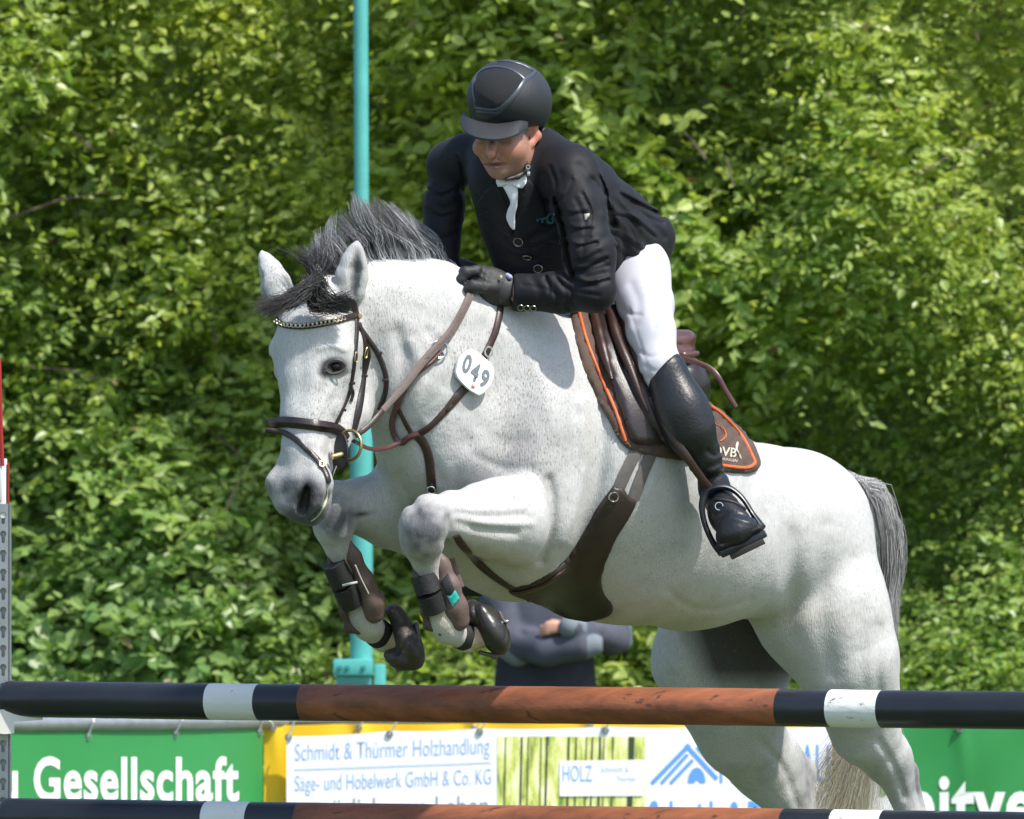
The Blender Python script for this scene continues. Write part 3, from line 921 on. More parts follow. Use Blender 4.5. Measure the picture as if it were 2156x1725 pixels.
for i in range(4): body += sp([(1172, 1310 + i * 7, -.26, 6), (1152, 1312 + i * 7, -.26, 5), (1138, 1320 + i * 7, -.24, 4.5)], k=.006)
body += [ell(1150, 1030, DS - .13, 9, .02, 14, k=.012)]
blob('body', body, .012, SKIN, spec)
HAIRB = mat('brown_hair', (.05, .03, .02), .7, bump=.5, bscale=120)
blob('hair', [ell(1150, 1000, DS + .02, 47, .115, 50, k=.01)], .014, HAIRB, spec)
jk = sp([(1150, 1185, 0, 88), (1150, 1300, 0, 92), (1148, 1400, 0, 96)], .72, .04) + sp([(1090, 1150, 0, 40), (1210, 1150, 0, 40)], .8, .04)
arm1 = sp([(1062, 1180, 0, 42), (1050, 1260, -.04, 40), (1072, 1345, -.06, 42)], 1, .025) + sp([(1080, 1352, -.08, 38), (1150, 1368, -.20, 34), (1225, 1362, -.25, 29)], 1, .025)
arm2 = sp([(1245, 1180, 0, 42), (1282, 1260, -.02, 39), (1290, 1340, -.06, 38)], 1, .025) + sp([(1288, 1345, -.08, 34), (1240, 1330, -.20, 27), (1205, 1322, -.26, 24)], 1, .025)
def gr(c, w=7, a=.011, y0=9, y1=13): return Groove(c, w, a, y0, y1)
fol = [gr([(1045, 1240), (1085, 1262), (1120, 1300)]), gr([(1040, 1270), (1075, 1300), (1100, 1330)]), gr([(1095, 1330), (1120, 1352), (1150, 1350)]), gr([(1120, 1375), (1160, 1385), (1210, 1378)]),
       gr([(1150, 1345), (1190, 1358), (1225, 1350)], 6), gr([(1255, 1310), (1262, 1340), (1280, 1370)], 7), gr([(1235, 1300), (1250, 1325)], 6), gr([(1270, 1290), (1300, 1310)], 7),
       gr([(1060, 1300), (1090, 1290)], 7, -.008), gr([(1130, 1340), (1180, 1340)], 6, -.006)]
blob('jacket', [Group(jk, .03), Group(arm1, .02), Group(arm2, .012)] + fol, .010, CLOTH_N, spec)
blob('elbow_patch', sp([(1058, 1345, -.075, 36), (1092, 1372, -.10, 33)], 1, .02), .010, CLOTH_G, spec)
blob('elbow_patch', sp([(1306, 1318, -.04, 24), (1310, 1350, -.04, 22)], 1, .02), .010, CLOTH_G, spec)
blob('cuff', sp([(1200, 1320, -.262, 25), (1222, 1326, -.23, 27)], 1, .01), .009, CLOTH_G, spec)
blob('cuff', sp([(1232, 1362, -.25, 27), (1250, 1358, -.25, 24)], 1, .01), .009, CLOTH_G, spec)
blob('trousers', sp([(1148, 1400, 0, 104), (1148, 1440, 0, 108)], .7, .04) + sp([(1122, 1460, 0, 62), (1118, 1650, 0, 44), (1116, zf - 40, .02, 32)], 1, .04) + sp([(1178, 1460, 0, 62), (1186, 1650, 0, 44), (1190, zf - 40, .02, 32)], 1, .04), .012, mat('dark_trousers', (.020, .023, .032), .85, var=.25, vscale=14), spec)
for u in (1118, 1188):
    blob('shoe', sp([(u, zf - 14, .04, 22), (u, zf - 12, -.16, 19)], 1, .02), .012, mat('black_shoe', (.02, .02, .02), .5), spec)

# ------------------------------------------------------------------ jump: stands, cups, poles
def lin_d(u): return .75 - 1.20 * (u / 2156)
def jump_pole(vl, vr, bands, r_px, label, seed):
    r = np.random.default_rng(seed)
    a = P(6, vl, lin_d(6)); uR = 2480; b = P(uR, vl + (vr - vl) * uR / 2156, lin_d(uR))
    ax = (b - a); Lp = ax.length; T = ax.normalized(); up = Vector((0, 0, 1)); up = (up - T * up.dot(T)).normalized(); sd = T.cross(up)
    # band limits along the axis
    def s_of(u):
        lo, hi = 0.0, 1.0
        for _ in range(40):
            m_ = (lo + hi) / 2; q = a + ax * m_; uq = q.x / (1 + q.y / CAMD) * S + 1078
            if uq < u: lo = m_
            else: hi = m_
        return lo
    lim = [s_of(u) for u in bands]
    ss = sorted(set([0, .0008, .003, .006] + list(np.linspace(.006, 1, 150)) + lim + [x + .0006 for x in lim]))
    R0 = .0492; n = 28; V = []
    for s_ in ss:
        rr = R0 * (math.sqrt(max(0, 1 - (1 - min(1, s_ / .006)) ** 2)) * .35 + .65 if s_ < .006 else 1)
        if s_ == 0: rr = R0 * .55
        for i in range(n):
            t = 2 * math.pi * i / n
            q = rr * (1 + .012 * math.sin(3 * t + s_ * 9 + seed) + .008 * math.sin(5 * t + s_ * 23)) + .0007 * noise.noise(Vector((s_ * 60, math.cos(t) * 2, math.sin(t) * 2 + seed)))
            V.append(a + ax * s_ + up * math.cos(t) * q + sd * math.sin(t) * q)
    F = []; mi = []
    for j in range(len(ss) - 1):
        mid = (ss[j] + ss[j + 1]) / 2; k = sum(1 for l in lim if mid > l)
        for i in range(n):
            F.append([j * n + i, j * n + (i + 1) % n, (j + 1) * n + (i + 1) % n, (j + 1) * n + i]); mi.append([0, 1, 0, 2, 0, 1, 0][min(k, 6)])
    F.append(list(range(n))[::-1]); mi.append(3); F.append([(len(ss) - 1) * n + i for i in range(n)]); mi.append(3)
    me = new_mesh('jump_pole', V, F)
    bm = bmesh.new(); bm.from_mesh(me); bmesh.ops.recalc_face_normals(bm, faces=bm.faces); bm.to_mesh(me); bm.free()
    for m_ in (PBLK, PWHT, PBRN, PEND): me.materials.append(m_)
    me.polygons.foreach_set('material_index', mi)
    me.set_sharp_from_angle(angle=math.radians(50))
    o = link('jump_pole', me, None, None, loc=(a + b) / 2)
    return tag(o, label, 'pole', 'striped poles of the jump')
PBLK = mat('black_pole_paint', (.013, .016, .022), .36, var=.3, vscale=8, bump=.15, bscale=60, stretch=(.15, 1, 1), wear=((.20, .19, .17), .675, 16, (.22, 1.4, 1.4)))
PWHT = mat('white_pole_paint', (.66, .68, .66), .5, var=.05, vscale=10, bump=.5, bscale=70, stretch=(.08, 1, 1), wear=((.16, .15, .13), .615, 22, (.10, 1.8, 1.8)))
PBRN = mat('brown_wood_stain', (.215, .072, .032), .5, var=.5, vscale=16, bump=.4, bscale=90, stretch=(.07, 1, 1), wear=((.07, .035, .022), .630, 18, (.12, 1.5, 1.5)))
PEND = mat('raw_wood_end', (.30, .21, .12), .8, var=.3, vscale=40)
jump_pole(1472, 1496, [444, 547, 640, 1643, 1750, 1857], 39, 'upper striped jump pole, black and white ends with a long brown middle', 3)
jump_pole(1719, 1750, [437, 530, 632, 1652, 1757, 1862], 39, 'lower striped jump pole at the bottom edge, parallel to the upper one', 8)

def stand(u_c, d, lab, keyhole=True):
    k = 1 + d / CAMD; zg = 862.5 + CAMZ * S / k
    root = empty('jump_stand', P(u_c, zg, d), lab, 'jump stand')
    w_ = 13 / S * k
    x0 = P(u_c, 0, d).x; z1 = P(0, 1061, d).z
    # upright: a channel whose face has real keyhole openings
    mb = MB()
    bm = bmesh.new()
    step = 40 / S * k; V2 = []; E2 = []
    def loop(pts):
        n0 = len(V2); V2.extend([Vector(p) for p in pts]); E2.extend([(n0 + i, n0 + (i + 1) % len(pts)) for i in range(len(pts))])
    z = z1 - .030
    loop([(x0 - w_, 0.0), (x0 + w_, 0.0), (x0 + w_, z1), (x0 - w_, z1)])
    holes = []
    while z > .05:
        R_, r_ = .0088, .0045
        h = [(x0 + .0 + R_ * math.cos(a), z + R_ * math.sin(a)) for a in np.linspace(-math.pi * .32, math.pi * 1.32, 11)]
        h += [(x0 - r_, z - .022), (x0, z - .0255), (x0 + r_, z - .022)]
        loop(h); holes.append(h); z -= step
    r = delaunay_2d_cdt(V2, E2, [], 1, 1e-6)
    F = []
    for f in r[2]:
        c = sum((r[0][i] for i in f), Vector((0, 0))) / len(f)
        if not any(in_poly(c.x, c.y, h) for h in holes): F.append(list(f))
    th = .003; yF = d - .03
    n = len(r[0]); cnt = set((a, b) for f in F for a, b in zip(f, f[1:] + f[:1]))
    V3 = [Vector((p.x, yF, p.y)) for p in r[0]] + [Vector((p.x, yF + th, p.y)) for p in r[0]]
    F3 = F + [[n + i for i in f[::-1]] for f in F] + [[b, a, n + a, n + b] for a, b in cnt if (b, a) not in cnt]
    mb.add(V3, F3)
    for s_ in (-1, 1): mb.box((x0 + s_ * w_, d + .002, z1 / 2), (.0025, .032, z1 / 2))
    mb.box((x0, d - .006, z1 / 2), (w_ - .003, .0025, z1 / 2))
    mb.build('upright', STEEL, root)
    mb = MB(); za, zb_ = P(0, 966, d).z, z1
    mb.box((x0 - .004, d, (za + zb_) / 2 - .02), (w_ * .72, .026, (za - zb_) / 2 + .02), bev=.003); mb.build('white_post', mat('white_plastic', (.78, .79, .80), .35), root)
    mb = MB(); mb.box((x0 + w_ * .76, d, (za + zb_) / 2 - .01), (.0014, .027, (za - zb_) / 2)); mb.build('red_edge', mat('red_paint', (.35, .02, .02), .4), root)
    mb = MB(); mb.tube([Vector((x0 - .002, d - .035, za - .02)), Vector((x0 - .005, d - .035, za + .06)), Vector((x0 - .009, d - .03, za + .27))], [.006, .005, .0035], 8); mb.build('red_strap', MATS['red_paint'], root)
    mb = MB(); mb.box((x0 - .018, d - .03, za - .07), (.014, .012, .045), bev=.004); mb.build('strap_holder', mat('grey_plastic', (.5, .51, .52), .4), root)
    for sx_ in (-1, 1):
        mb = MB(); mb.box((x0 + sx_ * .25, d, .03), (.25, .03, .03), bev=.004); mb.build('foot', STEEL, root)
    return root, x0
st, x0 = stand(8, lin_d(8) + .06, 'perforated galvanised steel jump stand at the left edge holding the poles')
stand(2490, lin_d(2490) + .06, 'second jump stand beyond the right edge of the picture')
CUP = mat('white_cup', (.70, .69, .64), .4, var=.06, vscale=30)
for i, v_c in enumerate((1510, 1757)):
    d = lin_d(8)
    mb = MB()
    prof = [(-16, -16), (6, -16), (26, -13), (44, -4), (60, 0), (82, -1), (82, 6), (40, 9), (22, 10), (22, 34), (2, 36), (-16, 34)]
    n = len(prof)
    Vv = [P(8 + a, v_c + b, d - .045) for a, b in prof] + [P(8 + a, v_c + b, d + .045) for a, b in prof]
    mb.add(Vv, [list(range(n)), [n + j for j in range(n)][::-1]] + [[j, (j + 1) % n, n + (j + 1) % n, n + j] for j in range(n)])
    o = mb.build('jump_cup', CUP, None, loc=P(8, v_c, d))
    tag(o, 'white plastic cup holding the left end of the %s pole' % ('upper' if i == 0 else 'lower'), 'jump cup', 'cups that hold the poles')
# ------------------------------------------------------------------ the horse
HN, HF = 1, 1
def U(px): return px / S
# head frame: a = across (towards the horse's left), b = forwards (out of the forehead)
def HP(a, b, v, u0=None):
    u = np.interp(v, [600, 700, 770, 880, 1000, 1100], [655, 641, 636, 628, 622, 620]) if u0 is None else u0
    dd = np.interp(v, [600, 1100], [-.33, -.47])
    return (u - .45 * b + .89 * a, v, dd - U(b) * .89 - U(a) * .45)
def hc(pts, ds=1.0, k=.02):
    return chain([(*HP(a, b, v), r) for a, b, v, r in pts], ds, k)

head = []
head += hc([(0, -75, 655, 78), (0, -72, 735, 86), (0, -60, 800, 66)], k=.03)          # skull
head += hc([(0, -50, 800, 60), (0, -44, 880, 50), (0, -42, 950, 46), (0, -44, 1010, 47)], k=.03)    # nose
head += hc([(26, -36, 700, 46), (20, -34, 790, 36), (14, -30, 880, 30)], k=.03)
head += hc([(-26, -36, 700, 46), (-20, -34, 790, 36), (-14, -30, 880, 30)], k=.03)
head += hc([(0, -120, 720, 85), (0, -130, 820, 66), (0, -100, 910, 46), (0, -80, 990, 36)], k=.04)  # jaw body
head += hc([(44, -150, 720, 52), (50, -190, 800, 52), (42, -155, 870, 42), (28, -108, 930, 32), (18, -85, 985, 24)], k=.025)
head += hc([(-44, -150, 720, 52), (-50, -190, 800, 52), (-42, -155, 870, 42), (-28, -108, 930, 32)], k=.025)
for s in (1, -1):
    head += hc([(s * 74, -42, 738, 24), (s * 70, -52, 770, 26)], k=.03)               # brow
    head += hc([(s * 62, -70, 800, 18), (s * 44, -62, 860, 16), (s * 34, -56, 905, 12)], k=.025)   # facial crest
    head += hc([(s * 36, -30, 985, 25), (s * (44 if s > 0 else 50), -24, 1020, 27), (s * 36, -26, 1056, 25)], k=.022)  # nostril wing
    head += hc([(s * 20, -62, 1050, 30)] * 2, k=.02)
head += hc([(0, -38, 1030, 46), (-4, -44, 1062, 40)], k=.03)                           # upper lip
head += hc([(22, -62, 1040, 26), (14, -64, 1072, 26)], k=.02)
head += hc([(2, -66, 1070, 34), (4, -66, 1082, 26)], k=.015)                         # lower lip
head.append(Cone(P(649, 1028, -.455), .011, P(637, 1072, -.457), .017, 1.6, .009, sub=True))

head.append(Cone(P(699, 771, -.415), .014, P(715, 769, -.412), .013, 1.0, .010, sub=True))   # eye socket
head.append(Cone(P(*HP(-92, -40, 768)), .018, P(*HP(-92, -50, 766)), .016, 1.0, .012, sub=True))

# ears
def ear(base, tip, w, dflat, face):
    b = Vector(P(*base)); t = Vector(P(*tip)); ax = (t - b)
    out = []
    prof = [(0, .62), (.22, .95), (.45, 1.0), (.68, .78), (.86, .45), (1, .12)]
    for (q0, r0), (q1, r1) in zip(prof[:-1], prof[1:]):
        out.append(Cone(b + ax * q0, U(w) * r0, b + ax * q1, U(w) * r1, dflat, .012))
    fo = Vector(face)
    out.append(Cone(b + ax * .16 + fo * U(w) * dflat * .9, U(w) * .30, b + ax * .55 + fo * U(w) * dflat * .95, U(w) * .40, 1.0, .008, sub=True))
    out.append(Cone(b + ax * .55 + fo * U(w) * dflat * .95, U(w) * .40, b + ax * .88 + fo * U(w) * dflat * .75, U(w) * .12, 1.0, .008, sub=True))
    return out
head.append(Group(ear((731, 640, -.31), (752, 509, -.33), 33, .6, (.30, -.95, 0)), k=.009))
head.append(Group(ear((602, 655, -.30), (551, 530, -.27), 33, .8, (-.9, -.1, 0)), k=.009))

neck = chain([(752, 655, -.22, 98), (800, 668, -.20, 112), (880, 702, -.13, 150), (980, 772, -.02, 190), (1090, 845, .10, 196)], .62, .06)
neck += chain([(870, 800, -.18, 105), (930, 900, -.10, 135)], .8, .08)
chest = chain([(942, 915, -.06, 142), (985, 1010, .02, 140), (1080, 1078, .10, 168), (1200, 1000, .22, 280)], .85, .06)
chest += chain([(880, 1020, .02, 90), (930, 1090, .06, 90), (1080, 1120, .12, 134)], 1.0, .06)
barrel = chain([(1205, 962, .22, 298), (1320, 1058, .33, 252), (1450, 1108, .48, 212), (1600, 1122, .66, 176)], .85, .05)
croup = chain([(1595, 1115, .66, 176), (1660, 1124, .78, 174), (1733, 1290, .74, 138), (1783, 1385, .74, 104)], .87, .04)
# near hind leg
hindn = chain([(1735, 1290, .74, 118), (1780, 1385, .74, 98), (1802, 1460, .78, 84), (1822, 1540, .84, 66), (1868, 1600, .90, 44), (1890, 1640, .92, 32)], .85, .05)
hindn += chain([(1868, 1590, .90, 44), (1908, 1625, .98, 24)], 1, .03)       # hock point
hindn += chain([(1890, 1650, .93, 32), (1925, 1740, .96, 26), (1960, 1850, .98, 25), (1975, 1890, .98, 32)], 1, .02)
hindn += chain([(1908, 1625, .98, 22), (1935, 1720, 1.0, 18)], 1, .02)
hindn += chain([(1975, 1890, .98, 30), (2010, 1940, .93, 26)], 1, .02)
# far hind leg
hindf = chain([(1560, 1290, 1.02, 150), (1520, 1390, 1.05, 140), (1545, 1480, 1.04, 102), (1560, 1545, 1.08, 84), (1610, 1610, 1.14, 68), (1652, 1670, 1.17, 56)], .8, .05)
hindf += chain([(1640, 1590, 1.16, 46), (1694, 1622, 1.22, 24)], 1, .03)
hindf += chain([(1655, 1672, 1.17, 52), (1690, 1760, 1.20, 34), (1715, 1860, 1.22, 26), (1725, 1895, 1.22, 32)], 1, .02)
hindf += chain([(1694, 1625, 1.22, 22), (1708, 1730, 1.24, 18)], 1, .02)
hindf += chain([(1725, 1895, 1.22, 30), (1760, 1945, 1.16, 26)], 1, .02)
# near fore: shoulder, forearm, knee, cannon
shoulder = [ell(1118, 960, -.02, 122, .17, 270, 4, k=.06), ell(1160, 1080, .00, 78, .15, 118, 12, k=.05)]
shoulder += chain([(1060, 760, .0, 90), (1140, 900, -.02, 105)], .7, .06)
foren = Group(chain([(1075, 1095, -.22, 92), (1020, 1094, -.29, 72), (965, 1088, -.35, 52), (915, 1088, -.41, 44)], .9, .03)
              + chain([(1104, 1044, -.22, 46), (1050, 1060, -.26, 48), (960, 1074, -.35, 40)], .9, .025)
              + chain([(1092, 1136, -.20, 54), (1040, 1128, -.26, 42), (965, 1112, -.35, 28)], .9, .025)
              + chain([(888, 1090, -.42, 37), (888, 1126, -.43, 40)], 1, .04) + chain([(903, 1092, -.41, 40), (892, 1112, -.43, 46), (889, 1145, -.42, 36), (896, 1180, -.40, 27)], 1, .03)
              + chain([(896, 1180, -.40, 25), (918, 1270, -.36, 24), (935, 1310, -.34, 30), (945, 1325, -.33, 30)], 1, .02)
              + chain([(945, 1328, -.33, 27), (985, 1348, -.28, 24), (1015, 1330, -.24, 28)], 1, .015), k=.022)
foref = Group(chain([(880, 1080, .12, 92), (820, 1076, .04, 72), (765, 1066, -.02, 55), (716, 1062, -.07, 45)], .9, .04)
              + chain([(706, 1056, -.08, 42), (702, 1085, -.09, 42), (702, 1112, -.09, 36), (712, 1150, -.07, 27)], 1, .025)
              + chain([(712, 1150, -.07, 25), (740, 1250, -.02, 24), (762, 1300, .01, 30), (775, 1318, .02, 30)], 1, .02)
              + chain([(775, 1320, .02, 28), (808, 1345, .07, 26), (830, 1345, .10, 30)], 1, .015), k=.045)

G = Groove
details = [
    # jaw edge, throat and neck creases
    G([(838, 700), (850, 770), (842, 830), (828, 872)], 14, .012, -.6, .1),
    G([(866, 722), (888, 770), (880, 838), (862, 880)], 12, -.007, -.6, .1),
    G([(900, 700), (925, 735), (905, 790)], 12, .006, -.6, .1), G([(925, 720), (952, 762), (935, 815)], 9, .0035, -.6, .1), G([(855, 735), (865, 790), (856, 830)], 6, .003, -.6, .1), G([(905, 880), (940, 860), (985, 862)], 12, .004, -.6, .1), G([(1010, 900), (1050, 930), (1110, 930)], 16, .004, -.6, .2), G([(1000, 960), (1060, 985), (1120, 985)], 9, .003, -.6, .2),
    G([(840, 640), (900, 668), (985, 705)], 26, .005, -.6, .2),
    G([(1015, 690), (1040, 760), (1010, 860), (985, 930)], 22, .008, -.5, .2),
    G([(880, 900), (900, 960), (930, 1010)], 14, .006, -.5, .1),
    G([(985, 930), (960, 985), (965, 1040)], 18, .007, -.5, .1),
    G([(1085, 690), (1140, 790), (1172, 900)], 26, -.007, -.5, .3),
    G([(1120, 670), (1180, 780), (1215, 870)], 18, .005, -.5, .4),
    # edge of the shoulder muscle against the ribs
    G([(1262, 800), (1268, 900), (1258, 1010), (1232, 1110), (1196, 1190)], 20, .022, -.5, .45),
    G([(1225, 850), (1232, 950), (1222, 1050), (1190, 1140)], 14, -.009, -.5, .3),
    # elbow and forearm
    G([(1156, 1010), (1164, 1060), (1160, 1120), (1140, 1180)], 10, .010, -.6, .1),
    G([(960, 1080), (1030, 1088), (1100, 1084)], 8, .0055, -.6, -.05),
    G([(965, 1102), (1020, 1116), (1085, 1122)], 9, .0065, -.6, -.05),
    G([(985, 1066), (1050, 1058), (1110, 1050)], 7, .0035, -.6, -.05),
    G([(1000, 1100), (1060, 1104), (1120, 1104)], 7, -.004, -.6, -.05),
    G([(942, 1090), (944, 1110), (934, 1140)], 7, .006, -.6, -.2),
    # ribs, flank and thigh
    G([(1400, 1010), (1420, 1120), (1400, 1230)], 20, .0018, -.5, .7),
    G([(1460, 1020), (1482, 1130), (1462, 1240)], 20, .0018, -.5, .8),
    G([(1530, 1050), (1548, 1140), (1530, 1230)], 20, .0018, -.5, .9),
    G([(1600, 1000), (1640, 1090), (1665, 1180), (1672, 1250)], 30, .010, -.5, 1),
    G([(1672, 1130), (1662, 1230), (1668, 1340)], 20, .006, -.5, 1.1),
    G([(1738, 1110), (1728, 1220), (1734, 1330), (1752, 1420)], 24, .008, -.5, 1.1),
    G([(1800, 1180), (1812, 1280), (1815, 1400), (1826, 1460)], 20, .006, -.5, 1.1),
    G([(1850, 1320), (1846, 1400), (1852, 1470)], 12, .006, -.5, 1.1),
    G([(1410, 1245), (1440, 1272), (1500, 1284), (1580, 1262)], 8, .003, -.5, 1.1),
    # far shoulder against the chest
    G([(842, 1000), (865, 1050), (880, 1090)], 12, .010, -.6, .2),
    # lower legs, hind
    G([(1850, 1560), (1880, 1610), (1905, 1680)], 8, .006, .5, 1.2),
    G([(1600, 1560), (1650, 1620), (1680, 1700)], 9, .006, .8, 1.4),
    # head
    G([(752, 700), (742, 740), (738, 780)], 9, .004, -.7, -.3),
    G([(672, 735), (700, 728), (726, 738)], 6, -.004, -.75, -.3),
    G([(672, 790), (700, 800), (728, 788)], 7, .004, -.75, -.3),
    G([(690, 830), (668, 880), (655, 930)], 9, -.004, -.75, -.3),
    G([(700, 880), (690, 940), (672, 985)], 9, .004, -.75, -.3),
    G([(640, 700), (637, 780), (630, 850)], 14, .0025, -.75, -.3),
    G([(648, 1094), (668, 1074), (684, 1050), (690, 1018)], 3.5, .008, -.75, -.3),
    G([(560, 1030), (575, 1010), (590, 980)], 8, .003, -.75, -.3),
    Noise3(.0013, .10, 3, 6),
]
bodyg = Group([Group(neck, .05), Group(chest, .08), Group(barrel, .06), Group(croup, .04), Group(hindn, .04), Group(hindf, .04),
          Group(shoulder, .05), foren, foref], .01)
headg = Group([Group(neck, .05), Group(head, .03)], .01)
hprims = [bodyg, headg] + details

WHITE = np.array([.485, .485, .475]); GREY = np.array([.095, .10, .11]); DARK = np.array([.022, .022, .024]); STRAW = np.array([.50, .44, .30]); PINK = np.array([.30, .24, .22])
def blotch(u, v, cu, cv, ru, rv, a, ang=0):
    c, s = math.cos(math.radians(ang)), math.sin(math.radians(ang))
    x = (u - cu) * c + (v - cv) * s; y = -(u - cu) * s + (v - cv) * c
    return a * np.exp(-((x / ru) ** 2 + (y / rv) ** 2))
def horse_color(V, N):
    u, v = to_uv(V); y = V[:, 1]
    C = np.repeat(WHITE[None], len(V), 0)
    front = y < .45
    g = np.zeros(len(V)); d = np.zeros(len(V)); st = np.zeros(len(V))
    g += np.where(y < .2, blotch(u, v, 890, 1104, 48, 50, 1.05) + blotch(u, v, 704, 1076, 46, 54, .8), 0)
    g += np.where(y < .2, blotch(u, v, 735, 1200, 40, 130, .28) + blotch(u, v, 905, 1200, 40, 120, .30), 0)
    headm = (y < -.25) & (u < 840)
    g += np.where(headm, blotch(u, v, 628, 1052, 60, 52, .80) + blotch(u, v, 600, 985, 30, 60, .25) + blotch(u, v, 645, 1092, 60, 26, .6), 0)
    d += np.where(headm, blotch(u, v, 644, 1048, 16, 26, 2.4, 12) + blotch(u, v, 640, 1100, 50, 16, .45) + blotch(u, v, 566, 1030, 12, 20, .6), 0)
    d += np.where(headm, blotch(u, v, 705, 770, 22, 14, 2.6) + blotch(u, v, 684, 786, 12, 18, .9), 0)
    d += np.where(headm, blotch(u, v, 750, 568, 10, 46, .8, 6) * (u > 737), 0)
    g += np.where(headm, blotch(u, v, 752, 600, 12, 60, .5, 8), 0)
    g += np.where(front, blotch(u, v, 900, 745, 50, 45, .16) + blotch(u, v, 1110, 930, 130, 90, .13) + blotch(u, v, 1000, 860, 60, 60, .12), 0)
    d += np.where(front & (y < .1), blotch(u, v, 760, 1083, 20, 5, .9, -8), 0)       # chestnut
    g += np.where(y > .6, blotch(u, v, 1700, 1640, 24, 60, .55) + blotch(u, v, 1925, 1640, 26, 60, .6) + blotch(u, v, 1865, 1650, 40, 80, .25) + blotch(u, v, 1600, 1640, 60, 80, .15), 0)
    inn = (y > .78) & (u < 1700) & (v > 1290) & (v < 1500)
    d += np.where(inn & (y > .80), .93 * np.clip((u - 1415 - (v - 1310) * .35) / 60, 0, 1) * np.clip((1480 - v) / 70, 0, 1), 0)                     # dark bare skin, with under-belly shade painted in, between the thighs
    st += blotch(u, v, 1400, 1300, 300, 50, .55) + np.where(y < .25, blotch(u, v, 1020, 1200, 130, 40, .6), 0)
    st += np.where(y < .1, blotch(u, v, 1000, 1150, 90, 30, .25) + blotch(u, v, 890, 1165, 40, 25, .35) + blotch(u, v, 940, 1300, 40, 60, .5) + blotch(u, v, 800, 1330, 60, 60, .5), 0)
    n = np.array([noise.noise(Vector(p) * 14) for p in V[::1]]) if len(V) < 900000 else np.zeros(len(V))
    n2 = np.array([noise.noise(Vector(p) * 45 + Vector((9, 2, 4))) for p in V])
    g = np.clip(g * (1 + .5 * n + .35 * n2) + .16 * np.clip(n * 1.2 + n2 * .6, 0, 1) + .02, 0, 1); d = np.clip(d, 0, 1); st = np.clip(st * (1 + .6 * n), 0, 1)
    C = C * (1 - st[:, None]) + STRAW * st[:, None]
    C = C * (1 - g[:, None]) + GREY * g[:, None]
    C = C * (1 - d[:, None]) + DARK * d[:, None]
    return C

